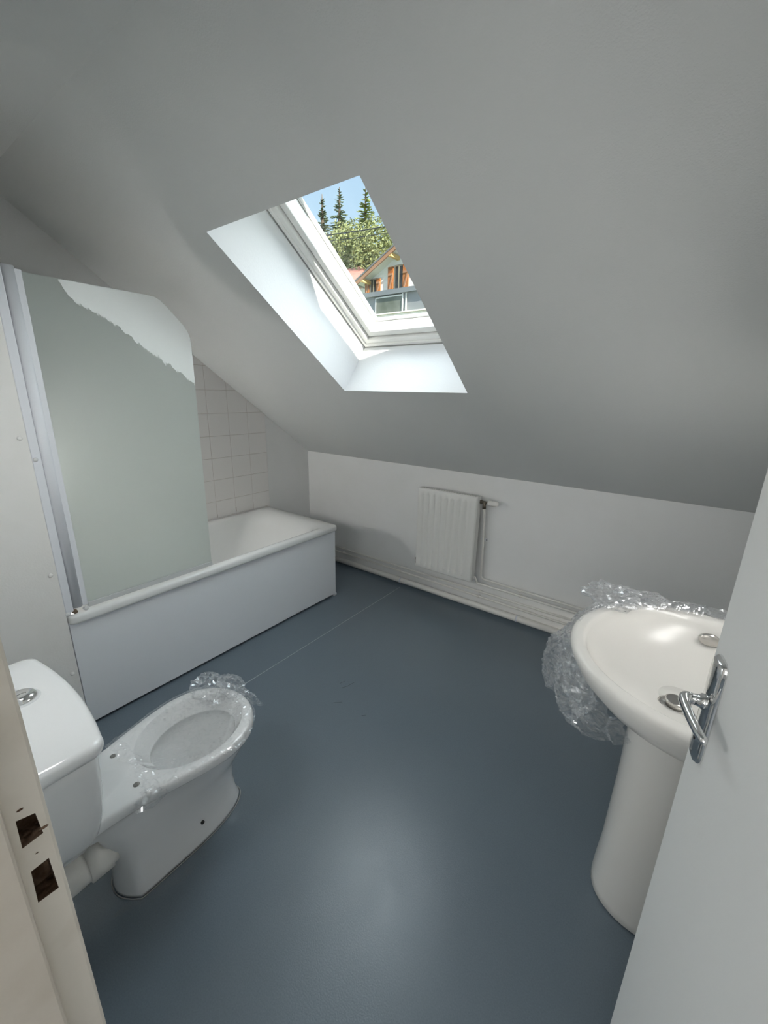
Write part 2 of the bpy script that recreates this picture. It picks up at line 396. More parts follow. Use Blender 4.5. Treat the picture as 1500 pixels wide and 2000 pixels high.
mesh('top_hood', hv, [(0, 1, 2, 3), (4, 5, 6, 7), (0, 1, 5, 4), (1, 2, 6, 5), (2, 3, 7, 6), (3, 0, 4, 7)], M_alu, w1)

# ------------------------------------------------------------------ doorway frame and door
tr1 = empty('trim_1'); struct(tr1, 'worn cream door jamb with two chiselled strike holes', 'door frame')
def jamb():
    # rebate strip with two holes: grid in (y, z) at x = JX, holes pushed in
    ys = [0.0245, 0.031, 0.0475, 0.0535]; zs = [0.0, 0.922, 0.968, 0.999, 1.033, 2.08]
    V = []; Fc = []; mi = []; idx = {}
    def vt(x, y, z):
        V.append((x, y, z)); return len(V)-1
    for i, y in enumerate(ys):
        for j, z in enumerate(zs):
            jy = random.uniform(-0.0012, 0.0012) if i in (1, 2) and 0 < j < 5 else 0
            jz = random.uniform(-0.003, 0.003) if 0 < j < 5 and i in (1, 2) else 0
            idx[i, j] = vt(JX, y+jy, z+jz)
    for i in range(3):
        for j in range(5):
            q = [idx[i, j], idx[i+1, j], idx[i+1, j+1], idx[i, j+1]]
            if i == 1 and j in (1, 3):
                d = [vt(JX-0.022, V[k][1]+random.uniform(-0.001, 0.001), V[k][2]+random.uniform(-0.003, 0.003)) for k in q]
                for a in range(4): Fc.append((q[a], q[(a+1) % 4], d[(a+1) % 4], d[a])); mi.append(1)
                Fc.append(tuple(d)); mi.append(1)
            else: Fc.append(tuple(q)); mi.append(0)
    # room-side edge, rounded, and the back
    e = [idx[3, j] for j in range(6)]
    for off in ((-0.0015, 0.0025), (-0.006, 0.0035), (-0.045, 0.0035)):
        e2 = [vt(JX+off[0], ys[3]+off[1], z) for z in zs]
        for j in range(5): Fc.append((e[j], e2[j], e2[j+1], e[j+1])); mi.append(0)
        e = e2
    me = bpy.data.meshes.new('rebate'); me.from_pydata(V, [], Fc); me.update()
    bm = bmesh.new(); bm.from_mesh(me); bmesh.ops.recalc_face_normals(bm, faces=bm.faces); bm.to_mesh(me); bm.free()
    o = link('rebate', me, [M_jamb, M_wood], tr1)
    for p, k in zip(me.polygons, mi): p.material_index = k
    return o
jamb()
M_stop = mat('stop_paint', (0.74, 0.675, 0.59), 0.6, bump=(60, 0.35, 0.002), var=(11, (0.64, 0.57, 0.48), 0.45, 0.8))
box('door_stop', (JX-0.045, JX+0.010, -0.06, 0.0243, 0, 2.08), M_stop, tr1, bev=0.003)
box('head_jamb', (JX-0.045, HX+0.05, -0.04, 0.055, 2.045, 2.09), M_jamb, tr1, bev=0.003)
box('hinge_jamb', (HX+0.012, HX+0.05, -0.04, 0.055, 0, 2.08), M_jamb, tr1, bev=0.003)
for y, z, ry in ((0.050, 1.008, 0.004), (0.040, 0.983, 0.0016), (0.037, 1.045, 0.003)):
    lathe('chipped_spot', (JX+0.0002, y, z), [(ry, 0), (ry*0.5, 0.0004)], M_wood if ry > 0.002 else M_dirt, tr1, 7, 'X', 1.0, 0.5)
# door leaf, opened into the room, hinged on the right
E2 = Vector((0.0864, 0.718, 0)); H2 = Vector((HX, 0.05, 0))
dd = (E2-H2).normalized(); dn = Vector((dd.y, -dd.x, 0))                # dn points away from the visible face
LEN = (E2-H2).length
d1 = empty('door_1'); struct(d1, 'plain white painted door standing open on the right', 'door')
d1.matrix_world = Matrix(((dd.x, dn.x, 0, H2.x), (dd.y, dn.y, 0, H2.y), (0, 0, 1, 0), (0, 0, 0, 1)))
box('leaf', (0, LEN, 0, 0.038, 0.008, 2.035), M_door, d1, bev=0.0015)
HC = LEN-0.040; HZ = 1.031                                             # handle axis
hp = []
for w, y in ((1.0, 0.0), (1.0, -0.0035), (0.80, -0.008), (0.45, -0.0095)):
    hw = 0.022*w; z0, z1 = 0.933+(1-w)*0.012, 1.105-(1-w)*0.012; r = []
    for k in range(24):
        a = 2*PI*k/24; ca, sa = math.cos(a), math.sin(a)
        q = lambda t: math.copysign(abs(t)**0.55, t)
        zc = z1-0.022 if sa >= 0 else z0+0.030
        ext = 0.022 if sa >= 0 else 0.030
        r.append((HC+hw*q(ca), y, zc+ext*(1 if sa >= 0 else 1)*q(sa)))
    hp.append(r)
plate = loft('handle_plate', hp, M_chrome, d1, cap0=False)
plate['label'] = 'long chrome handle plate'
lathe('handle_rose', (HC, -0.009, HZ), [(0.011, 0.003), (0.0115, -0.004), (0.009, -0.006), (0.008, -0.012)], M_chrome, d1, 20, 'Y')
lv = [(HC, -0.012, HZ), (HC, -0.026, HZ)] + [tuple(p) for p in bend((HC, -0.02, HZ), (HC+0.001, -0.036, HZ+0.001), (HC-0.06, -0.034, HZ-0.002), 0.010, 6)] + \
     [(HC-0.026, -0.0355, HZ), (HC-0.050, -0.033, HZ-0.001), (HC-0.070, -0.030, HZ-0.002), (HC-0.084, -0.0265, HZ-0.003), (HC-0.088, -0.0255, HZ-0.003)]
lever = tube('lever', lv, [0.0068, 0.0068] + [0.0068]*7 + [0.0062, 0.0058, 0.0056, 0.005, 0.0025], M_chrome, d1, 14, rx=1.25)
lever['label'] = 'chrome lever bent back along the door'
lathe('keyhole', (HC, -0.0098, 0.968), [(0.0035, 0.0), (0.0035, -0.0003)], M_dark, d1, 12, 'Y')
lathe('plate_screw', (HC, -0.0085, 1.092), [(0.003, 0.0), (0.002, -0.0012)], M_steel, d1, 10, 'Y')
lathe('plate_screw', (HC, -0.0085, 0.945), [(0.003, 0.0), (0.002, -0.0012)], M_steel, d1, 10, 'Y')
lathe('back_rose', (HC, 0.038, HZ), [(0.012, -0.001), (0.012, 0.006), (0.008, 0.012)], M_chrome, d1, 16, 'Y')

# hallway behind the camera, with an added glowing pane as fill
hall = [('hall_floor', (-1.2, 1.2, -2.2, YF-0.09, -0.1, 0.0), M_floor), ('hall_ceiling', (-1.2, 1.2, -2.2, YF-0.09, 2.45, 2.55), M_wall),
        ('wall_hall_left', (-1.3, -1.2, -2.2, YF-0.09, -0.1, 2.55), M_wall), ('wall_hall_right', (1.2, 1.3, -2.2, YF-0.09, -0.1, 2.55), M_wall),
        ('wall_hall_end', (-1.3, 1.3, -2.3, -2.2, -0.1, 2.55), M_wall), ('wall_hall_over', (-1.3, 1.3, YF-0.12, YF-0.088, 2.2, 2.6), M_wall)]
for n_, b_, m_ in hall: struct(box(n_, b_, m_), 'plain ' + n_.replace('wall_', '').replace('_', ' ') + ' surface behind the doorway', 'wall')
box_r = struct(box('wall_hall_front', (HX+0.05, 1.3, YF-0.12, YF-0.089, -0.1, 2.55), M_wall), 'plain hall wall right of the doorway', 'wall')
struct(box('wall_hall_return', (-1.3, JX-0.04, YF-0.12, YF-0.089, -0.1, 2.55), M_wall), 'plain hall wall left of the doorway', 'wall')

w2 = empty('window_2'); struct(w2, 'bright frosted window at the end of the hallway', 'window')
pm = mat('bright_frosted_pane', (0.9, 0.9, 0.9), 0.5); pb = pm.node_tree.nodes['Principled BSDF']
pb.inputs['Emission Color'].default_value = (1.0, 0.985, 0.95, 1); pb.inputs['Emission Strength'].default_value = HALL_FILL
for x in (-0.72, 0.02): box('pane', (x, x+0.70, -2.195, -2.185, 0.75, 2.25), pm, w2)  # emissive panes added to light the room through the doorway
for b in ((-0.80, -0.72, 0.67, 2.33), (-0.02, 0.02, 0.75, 2.25), (0.72, 0.80, 0.67, 2.33)): box('window_frame', (b[0], b[1], -2.2, -2.15, b[2], b[3]), M_frame, w2)
for z in (0.67, 2.25): box('window_frame', (-0.72, 0.72, -2.2, -2.15, z, z+0.08), M_frame, w2)

# added fill lamps, out of view: one on the door wall, one in the bath niche behind the boxing
gm = mat('opal_glass', (0.9, 0.9, 0.9), 0.3); gm2 = mat('opal_glass_niche', (0.9, 0.9, 0.9), 0.3)
for g, e in ((gm, DOOR_FILL), (gm2, NICHE_FILL)):
    g.node_tree.nodes['Principled BSDF'].inputs['Emission Color'].default_value = (1, 0.98, 0.95, 1)
    g.node_tree.nodes['Principled BSDF'].inputs['Emission Strength'].default_value = e
def fill_lamp(x, y, z, g, label):
    t = empty('wall_lamp'); tag(t, label, 'lamp')
    lathe('lamp_base', (x, y, z), [(0.06, 0.0), (0.06, 0.02), (0.045, 0.025)], M_plastic, t, 32, 'Y')
    lathe('lamp_globe', (x, y+0.02, z), [(0.05, 0.004), (0.09, 0.012), (0.11, 0.03), (0.105, 0.05), (0.07, 0.065), (0.03, 0.072), (0.001, 0.073)], g, t, 40, 'Y')
    box('lamp_hood', (x-0.125, x+0.125, y, y+0.13, z+0.112, z+0.118), M_plastic, t)  # flat shade added to keep the fill off the sloping ceiling
ml = empty('mirror_lamp'); tag(ml, 'slim lamp on the right wall above the washbasin', 'lamp')  # added out of sight to light the low walls, tub and basin
box('lamp_housing', (XR-0.09, XR, 0.92, 1.44, 1.36, 1.375), M_plastic, ml); box('lamp_back', (XR-0.012, XR, 0.92, 1.44, 1.28, 1.36), M_plastic, ml)
gm3 = mat('lamp_diffuser', (0.9, 0.9, 0.9), 0.3); gm3.node_tree.nodes['Principled BSDF'].inputs['Emission Color'].default_value = (1, 0.98, 0.95, 1)
gm3.node_tree.nodes['Principled BSDF'].inputs['Emission Strength'].default_value = BASIN_FILL
loft('lamp_diffuser', [[(XR-0.012, y, 1.36), (XR-0.085, y, 1.36), (XR-0.07, y, 1.325), (XR-0.04, y, 1.30), (XR-0.012, y, 1.29)] for y in (0.93, 1.43)], gm3, ml, smooth=False)
fill_lamp(-1.10, YF, 1.36, gm, 'round opal glass wall lamp on the door wall')
fill_lamp(-2.54, YBX, 1.08, gm2, 'round opal glass wall lamp in the bath niche')

# ------------------------------------------------------------------ bathtub
tub = empty('bathtub'); tag(tub, 'white built-in bathtub with a plain grey-white front panel', 'bathtub')
def rrect(x0, x1, y0, y1, r, z, n=8):
    pts = []
    for cx, cy, a0 in ((x1-r, y1-r, 0), (x0+r, y1-r, PI/2), (x0+r, y0+r, PI), (x1-r, y0+r, 1.5*PI)):
        for k in range(n+1):
            a = a0 + PI/2*k/n; pts.append((cx+r*math.cos(a), cy+r*math.sin(a), z))
    return pts
TX0, TX1, TY0, TY1, TZ = XL+0.008, -1.893, YBX+0.003, 2.04, 0.546
rg = [rrect(TX0+0.012, TX1-0.016, TY0+0.012, TY1-0.014, 0.02, TZ-0.040), rrect(TX0, TX1-0.002, TY0, TY1-0.002, 0.03, TZ-0.038), rrect(TX0, TX1, TY0, TY1, 0.032, TZ-0.030),
      rrect(TX0, TX1, TY0, TY1, 0.032, TZ-0.012), rrect(TX0+0.001, TX1-0.003, TY0+0.001, TY1-0.003, 0.031, TZ-0.004), rrect(TX0+0.006, TX1-0.011, TY0+0.006, TY1-0.011, 0.03, TZ),
      rrect(TX0+0.040, TX1-0.045, TY0+0.05, TY1-0.065, 0.06, TZ-0.001), rrect(TX0+0.050, TX1-0.057, TY0+0.06, TY1-0.080, 0.10, TZ-0.004),
      rrect(TX0+0.062, TX1-0.070, TY0+0.075, TY1-0.11, 0.14, TZ-0.020), rrect(TX0+0.072, TX1-0.082, TY0+0.09, TY1-0.16, 0.15, TZ-0.07),
      rrect(TX0+0.095, TX1-0.105, TY0+0.12, TY1-0.30, 0.16, TZ-0.28), rrect(TX0+0.13, TX1-0.14, TY0+0.17, TY1-0.40, 0.15, TZ-0.36), rrect(TX0+0.2, TX1-0.21, TY0+0.26, TY1-0.52, 0.13, TZ-0.385)]
loft('tub_shell', rg, M_tub, tub, cap0=False)
box('front_panel', (-1.930, -1.912, TY0, 2.022, 0.014, TZ-0.032), M_panel, tub, bev=0.002)
box('end_panel', (TX0, -1.930, 2.006, 2.020, 0.014, TZ-0.032), M_panel, tub, bev=0.002)
box('plinth', (TX0, -1.932, TY0+0.01, 2.0, 0.0, 0.02), M_dark, tub)  # dark block: shade of the gap under the front panel, put into colour
box('panel_foot', (-1.930, -1.908, 2.000, 2.028, 0.0, 0.016), M_plastic, tub, bev=0.002)
tube('sealant_bead', [(TX0+0.004, YBX+0.01, TZ+0.001), (TX0+0.004, 2.03, TZ+0.001)], 0.006, M_tile, tub, 8)
lathe('tub_waste', ((TX0+TX1)/2, TY0+0.42, TZ-0.3855), [(0.035, 0), (0.034, 0.003), (0.02, 0.001)], M_chrome, tub, 24)

# ------------------------------------------------------------------ shower screen
scr = empty('shower_screen'); tag(scr, 'frosted glass shower screen on the bathtub edge with peeling white film', 'shower screen')
GX = -1.922
def glass_outline():
    P = [(0.492, 0.572), (1.083, 0.572), (1.088, 1.0), (1.094, 1.60)]
    P += [tuple(p) for p in ((1.0945, 1.64), (1.092, 1.675), (1.082, 1.702), (1.062, 1.728), (1.03, 1.760), (0.995, 1.794), (0.975, 1.810), (0.952, 1.820), (0.92, 1.822))]
    P += [(0.492, 1.820)]
    return P
def slab_yz(name, P, x0, x1, m, par):
    n = len(P); V = [(x0, a, b) for a, b in P] + [(x1, a, b) for a, b in P]
    return mesh(name, V, [tuple(range(n)), tuple(range(n, 2*n))] + [(i, (i+1) % n, n+(i+1) % n, n+i) for i in range(n)], m, par)
slab_yz('glass_panel', glass_outline(), GX-0.006, GX, M_frost, scr)
# film still stuck on the upper corner, torn along a diagonal
top = [(1.0935, 1.60), (1.0937, 1.64), (1.0912, 1.674), (1.081, 1.7015), (1.0612, 1.7275), (1.0292, 1.7592), (0.9945, 1.793), (0.9745, 1.809), (0.9515, 1.8192), (0.92, 1.8212), (0.615, 1.8192)]
A = Vector((0.620, 1.795)); mid = [(0.62, 1.805), (0.66, 1.752), (0.72, 1.722), (0.80, 1.680), (0.86, 1.628), (0.93, 1.580), (1.0, 1.538), (1.06, 1.497), (1.093, 1.468)]
def at_y(P, y):
    Q = sorted(P); return table([(p[0], p[1]) for p in Q], y)
edge = [(0.615, 1.8192), (0.92, 1.8212), (0.9515, 1.8192), (0.9745, 1.809), (0.9945, 1.793), (1.0292, 1.7592), (1.0612, 1.7275), (1.081, 1.7015), (1.0912, 1.674), (1.0932, 1.62)]
V = []; Fc = []; NT = 150
for i in range(NT+1):
    y = 0.617 + (1.0930-0.617)*i/NT
    zt = table(edge, y); zb = at_y(mid, y) + 0.012*noise.noise(Vector((y*40, 3, 0))) + random.uniform(-0.007, 0.007)
    zb = min(zb, zt-0.002)
    for x in (GX, GX+0.0012): V += [(x, y, zt), (x, y, zb)]
for i in range(NT):
    q = 4*i
    Fc += [(q, q+1, q+5, q+4), (q+2, q+3, q+7, q+6), (q, q+2, q+6, q+4), (q+1, q+3, q+7, q+5)]
Fc += [(0, 1, 3, 2), (4*NT, 4*NT+1, 4*NT+3, 4*NT+2)]
pf = mesh('torn_film', V, Fc, M_peel, scr); pf['label'] = 'white film torn off along a jagged diagonal'
pr = box('wall_profile', (GX-0.022, GX+0.012, YBX, YBX+0.028, 0.560, 1.842), M_plastic, scr, bev=0.003)
rgp = []
for z in (0.572, 1.832):
    rgp.append([(GX-0.003+0.0185*math.cos(2*PI*k/20), YBX+0.046+0.019*math.copysign(abs(math.sin(2*PI*k/20))**0.7, math.sin(2*PI*k/20)), z) for k in range(20)])
loft('hinge_profile', rgp, M_plastic, scr)
box('profile_gap', (GX-0.018, GX+0.004, YBX+0.0265, YBX+0.031, 0.566, 1.836), M_seal, scr)
box('glass_channel', (GX-0.012, GX+0.006, YBX+0.060, YBX+0.082, 0.570, 1.826), M_plastic, scr, bev=0.002)
box('bottom_seal', (GX-0.009, GX+0.003, 0.515, 1.086, 0.553, 0.576), mat('clear_seal', (0.58, 0.60, 0.60), 0.3), scr, bev=0.002)
for y, s in ((YBX+0.006, 0.012), (YBX+0.032, 0.010), (YBX+0.072, 0.011)):
    bm = bmesh.new(); bmesh.ops.create_icosphere(bm, subdivisions=2, radius=s)
    for v in bm.verts: v.co *= 1+0.35*noise.noise(v.co*160+Vector((y*90, 0, 0)))
    bmesh.ops.translate(bm, vec=(GX+0.006, y, 0.556), verts=bm.verts)
    frombm('old_sealant', bm, M_dirt if s < 0.0105 else M_caulk, scr)
lathe('profile_screw', (GX+0.012, YBX+0.010, 1.19), [(0.008, 0), (0.007, 0.003), (0.002, 0.005)], M_caulk, scr, 12, 'X')

# ------------------------------------------------------------------ radiator and pipes
rad = empty('radiator'); tag(rad, 'white ribbed panel radiator on the low back wall', 'radiator')
RX0, RX1, RZ0, RZ1, RY = -1.468, -1.024, 0.225, 0.825, 2.400
def rad_front():
    # pressed sheet: flat border, eight sunk channels with ribs between
    n = 8; m = 0.034; xs = [RX0, RX0+0.006]; pw = (RX1-RX0-2*m)/n; prof = [(RX0, 0.010), (RX0+0.004, 0.002), (RX0+0.010, 0.0), (RX0+m-0.010, 0.0)]
    for k in range(n):
        a = RX0+m+k*pw
        prof += [(a+0.001, 0.009), (a+0.006, 0.012), (a+0.011, 0.002), (a+pw*0.5, -0.004), (a+pw-0.012, -0.001), (a+pw-0.004, 0.006)]
    prof += [(RX1-m+0.012, 0.0), (RX1-0.010, 0.0), (RX1-0.004, 0.002), (RX1, 0.010)]
    zs = [(RZ0, 0, 0.010), (RZ0+0.004, 0, 0.002), (RZ0+0.010, 0, 0), (RZ0+0.036, 0, 0), (RZ0+0.050, 1, 0), (RZ1-0.050, 1, 0), (RZ1-0.042, 0, 0), (RZ1-0.010, 0, 0), (RZ1-0.004, 0, 0.002), (RZ1, 0, 0.010)]
    rings = [[(x, RY + (d if on or i < 3 or i > len(prof)-4 else 0) + add, z) for i, (x, d) in enumerate(prof)] for z, on, add in zs]
    return loft('front_panel', rings, M_rad, rad, closed=False, cap0=False, cap1=False)
rad_front()
box('casing', (RX0+0.003, RX1-0.003, RY+0.014, RY+0.022, RZ0+0.003, RZ1-0.003), M_rad, rad)
box('side_cover', (RX1-0.0025, RX1+0.001, RY+0.008, RY+0.062, RZ0+0.006, RZ1-0.004), M_rad, rad, bev=0.001)
box('side_cover', (RX0-0.001, RX0+0.0025, RY+0.008, RY+0.062, RZ0+0.006, RZ1-0.004), M_rad, rad, bev=0.001)
box('rear_panel', (RX0+0.004, RX1-0.004, RY+0.046, RY+0.060, RZ0+0.004, RZ1-0.004), M_rad, rad)
g_ = mat('grille_dark', (0.30, 0.30, 0.29), 0.6)
box('top_grille', (RX0+0.004, RX1-0.004, RY+0.020, RY+0.048, RZ1-0.012, RZ1-0.008), g_, rad)
for k in range(22):
    x = RX0+0.02+k*0.0192; box('grille_bar', (x, x+0.006, RY+0.018, RY+0.050, RZ1-0.008, RZ1-0.004), M_rad, rad)
for k in range(8):
    x = RX0+0.034+(k+0.35)*(RX1-RX0-0.068)/8
    lathe('weld_dimple', (x, RY+0.001, RZ0+0.043), [(0.010, 0.0), (0.006, -0.003), (0.001, -0.0038)], M_rad, rad, 12, 'Y', 1.0, 0.6)
box('wall_bracket', (RX0+0.08, RX0+0.11, RY+0.058, YK, 0.40, 0.70), M_rad, rad); box('wall_bracket', (RX1-0.11, RX1-0.08, RY+0.058, YK, 0.40, 0.70), M_rad, rad)
tube('valve_stem', [(RX1, 2.452, 0.785), (-0.998, 2.452, 0.785)], [0.010, 0.009], M_brass, rad, 12)
lathe('valve_nut', (-1.019, 2.452, 0.785), [(0.014, -0.006), (0.014, 0.006)], M_brass, rad, 6, 'X')
tube('valve_body', [(-0.996, 2.452, 0.792), (-0.996, 2.454, 0.765), (-0.996, 2.455, 0.742)], [0.010, 0.012, 0.013], M_brass, rad, 10)
tube('valve_neck', [(-1.0, 2.452, 0.785), (-0.965, 2.450, 0.786)], [0.008, 0.009], M_brass, rad, 12)
hd = lathe('thermostat_head', (-0.972, 2.450, 0.786), [(0.010, 0.0), (0.017, 0.004), (0.018, 0.022), (0.015, 0.028), (0.019, 0.034), (0.018, 0.058), (0.013, 0.068), (0.004, 0.072)], mat('valve_white', (0.85, 0.84, 0.80), 0.4), rad, 14, 'X')
hd['label'] = 'white thermostatic valve head'
tube('bleed_valve', [(RX0-0.002, 2.45, 0.253), (RX0-0.022, 2.45, 0.253)], 0.008, M_brass, rad, 10)
lathe('bleed_valve_cap', (RX0-0.020, 2.448, 0.262), [(0.008, -0.004), (0.010, 0.0), (0.008, 0.012), (0.006, 0.016)], M_brass, rad, 10)
lathe('bleed_valve_cap', (RX0-0.020, 2.448, 0.236), [(0.007, -0.006), (0.009, 0.0), (0.007, 0.012)], M_brass, rad, 10)
tube('return_stub', [(RX1, 2.45, 0.252), (RX1+0.010, 2.45, 0.250)], 0.010, M_rad, rad, 10)

PX1 = XR-0.01
pA = tube('heating_pipe', [(-0.996, 2.455, 0.745), (-0.992, 2.464, 0.70), (-0.990, 2.47, 0.6), (-0.986, 2.475, 0.42)] +
          [tuple(p) for p in bend((-0.985, 2.475, 0.40), (-0.982, 2.475, 0.242), (PX1, 2.475, 0.228), 0.035)] + [(PX1, 2.475, 0.228)], 0.0072, M_pipe)
tag(pA, 'thin white pipe dropping from the radiator valve and bending right', 'pipe')
pB = tube('heating_pipe', [(RX1+0.008, 2.455, 0.250)] + [tuple(p) for p in bend((RX1+0.01, 2.46, 0.250), (RX1+0.018, 2.47, 0.205), (PX1, 2.475, 0.198), 0.018)] + [(PX1, 2.475, 0.198)], 0.0072, M_pipe)
tag(pB, 'thin white pipe leaving the lower right corner of the radiator', 'pipe')
pC = tube('heating_pipe', [(XL+0.02, 2.478, 0.146), (PX1, 2.478, 0.142)], 0.0072, M_pipe); tag(pC, 'upper of the two thin white pipes along the whole low wall', 'pipe')
pD = tube('heating_pipe', [(XL+0.02, 2.478, 0.108), (PX1, 2.478, 0.103)], 0.0072, M_pipe); tag(pD, 'lower of the two thin white pipes just above the thick drain pipe', 'pipe')
pE = tube('drain_pipe', [(XL+0.02, 2.466, 0.036), (PX1, 2.466, 0.043)], 0.0215, M_pvc, n=20); tag(pE, 'thick white drain pipe along the foot of the low wall', 'pipe')
def clipm(name, x, y, z, r, par):
    c = [(x, y+r*1.15*math.cos(a), z+r*1.15*math.sin(a)) for a in [PI*2*k/16 for k in range(17)]]
    rings = [[(x+dx, y+rr*math.cos(2*PI*k/18), z+rr*math.sin(2*PI*k/18)) for k in range(18)] for dx, rr in ((-0.005, r), (-0.005, r+0.003), (0.005, r+0.003), (0.005, r))]
    o = loft(name, rings, M_plastic if r > 0.01 else M_pipe, par, cap0=False, cap1=False)
    return o
for x, y, z, r, par in ((-1.63, 2.466, 0.038, 0.0215, pE), (-0.705, 2.466, 0.042, 0.0215, pE), (-2.25, 2.478, 0.146, 0.0072, pC), (-2.25, 2.478, 0.108, 0.0072, pD),
                        (-0.985, 2.478, 0.1435, 0.0072, pC), (-0.985, 2.478, 0.1045, 0.0072, pD), (-0.705, 2.475, 0.235, 0.0072, pA), (-0.705, 2.475, 0.201, 0.0072, pB), (0.05, 2.466, 0.042, 0.0215, pE)):
    clipm('pipe_clip', x, y, z, r, par)
    b = box('clip_stem', (x-0.003, x+0.003, y+r, YK, z-0.003, z+0.003), M_pipe, par)
box('pipe_bracket', (-1.002, -0.962, 2.474, 2.486, 0.520, 0.534), M_plastic, pA, bev=0.002)
box('clip_stem', (-0.99, -0.984, 2.48, YK, 0.523, 0.531), M_pipe, pA)
lathe('bracket_screw', (-0.966, 2.474, 0.527), [(0.004, 0), (0.003, -0.002)], M_brass, pA, 8, 'Y')

# ------------------------------------------------------------------ toilet
toi = empty('toilet'); tag(toi, 'white close-coupled toilet without seat, bowl under clear wrap', 'toilet')
CX = -1.139
NS = 36
deck = [(0.10, 0.116), (0.22, 0.116), (0.30, 0.124), (0.35, 0.138), (0.405, 0.152), (0.46, 0.165), (0.52, 0.173), (0.56, 0.172), (0.60, 0.163), (0.635, 0.145), (0.665, 0.118), (0.688, 0.085), (0.703, 0.047), (0.709, 0.0)]
def tring(yb, yf, z, hw=None, scale=1.0, kind='deck', dy=0.0):
    R = []; L = []
    for i in range(NS):
        s = (1-math.cos(PI*i/(NS-1)))/2
        y = yb + (yf-yb)*s
        if kind == 'deck': w = table(deck, 0.10 + (0.709-0.10)*s)*scale
        elif kind == 'ell': w = hw*math.sqrt(max(0, 1-(2*s-1)**2))
        else:                                   # stadium-like foot: squarish rear, rounded front
            w = hw*min(1, (max(s, 1e-6)/0.10))**0.5*math.sqrt(max(0, 1-max(0, (s-0.42)/0.58)**2.4))
        R.append((CX+w, y, z)); L.append((CX-w, y, z))
    return R + L[::-1]
def mixr(a, b, t, z): return [(p[0]*(1-t)+q[0]*t, p[1]*(1-t)+q[1]*t, z) for p, q in zip(a, b)]
foot = tring(0.232, 0.650, 0, 0.082, kind='foot'); waist = tring(0.235, 0.632, 0, 0.072, kind='foot')
full = tring(0.10, 0.709, 0); under = tring(0.20, 0.690, 0, scale=0.80)
rg = [mixr(foot, foot, 0, 0.0), mixr(foot, foot, 0, 0.012), mixr(foot, waist, 0.6, 0.045), mixr(waist, waist, 0, 0.11), mixr(waist, under, 0.12, 0.17), mixr(waist, under, 0.38, 0.22),
      mixr(waist, under, 0.72, 0.27), mixr(under, under, 0, 0.315), mixr(under, full, 0.55, 0.345), mixr(under, full, 0.86, 0.354), mixr(full, full, 0, 0.360), mixr(full, full, 0, 0.380), tring(0.102, 0.706, 0.387, scale=0.985), tring(0.106, 0.701, 0.390, scale=0.96),
      tring(0.345, 0.682, 0.390, 0.143, kind='ell'), tring(0.349, 0.679, 0.387, 0.140, kind='ell'), tring(0.352, 0.676, 0.380, 0.137, kind='ell'), tring(0.385, 0.654, 0.345, 0.108, kind='ell'), tring(0.388, 0.651, 0.339, 0.106, kind='ell'),
      tring(0.372, 0.662, 0.335, 0.118, kind='ell'), tring(0.375, 0.645, 0.29, 0.105, kind='ell'), tring(0.40, 0.60, 0.22, 0.075, kind='ell'), tring(0.43, 0.55, 0.18, 0.045, kind='ell')]
loft('bowl', rg, M_ceramic, toi)
def tank_ring(hw, yb, yf, bow, r, z, n=7):
    P = []
    for k in range(n+1):                                    # right front corner, front, left front corner, back corners
        a = PI/2*k/n; P.append((CX+hw-r+r*math.cos(a), yf-bow-r+r*math.sin(a)))
    for k in range(1, 14):
        t = k/14; x = (hw-r)*(1-2*t); P.append((CX+x, yf-bow+bow*(1-(2*t-1)**2)))
    for k in range(n+1):
        a = PI/2+PI/2*k/n; P.append((CX-hw+r+r*math.cos(a), yf-bow-r+r*math.sin(a)))
    P += [(CX-hw, yb+0.01), (CX-hw+0.01, yb), (CX+hw-0.01, yb), (CX+hw, yb+0.01)]
    return [(x, y, z) for x, y in P]
loft('tank', [tank_ring(0.150, 0.075, 0.190, 0.012, 0.04, 0.386), tank_ring(0.166, 0.072, 0.200, 0.012, 0.04, 0.392), tank_ring(0.190, 0.070, 0.213, 0.014, 0.038, 0.43), tank_ring(0.209, 0.070, 0.222, 0.015, 0.036, 0.49),
              tank_ring(0.222, 0.070, 0.228, 0.016, 0.034, 0.57), tank_ring(0.231, 0.070, 0.230, 0.016, 0.034, 0.65), tank_ring(0.233, 0.070, 0.230, 0.016, 0.034, 0.692)], M_ceramic, toi)
lid = loft('tank_lid', [tank_ring(0.238, 0.067, 0.235, 0.017, 0.034, 0.688), tank_ring(0.245, 0.064, 0.242, 0.018, 0.034, 0.690), tank_ring(0.247, 0.064, 0.244, 0.018, 0.034, 0.700), tank_ring(0.246, 0.064, 0.243, 0.018, 0.034, 0.710),
                  tank_ring(0.241, 0.066, 0.238, 0.018, 0.032, 0.717), tank_ring(0.232, 0.072, 0.229, 0.018, 0.028, 0.7205), tank_ring(0.18, 0.09, 0.19, 0.01, 0.02, 0.7215)], M_ceramic, toi)
BX, BY, BZ = -1.183, 0.150, 0.7215
bt = lathe('flush_button', (BX, BY, BZ), [(0.0300, 0.0), (0.0305, 0.003), (0.0285, 0.008), (0.025, 0.0125), (0.020, 0.0155), (0.012, 0.0165), (0.001, 0.0168)], M_chrome, toi, 36, sy=1.0)
bt['label'] = 'domed chrome flush button'
lathe('button_collar', (BX, BY, BZ-0.001), [(0.036, 0.0), (0.0355, 0.002), (0.030, 0.003)], mat('collar', (0.72, 0.74, 0.75), 0.3), toi, 36)
arc = [(BX+0.010, BY+0.012*math.cos(a)+0.0, BZ+0.0172) for a in (0, )]
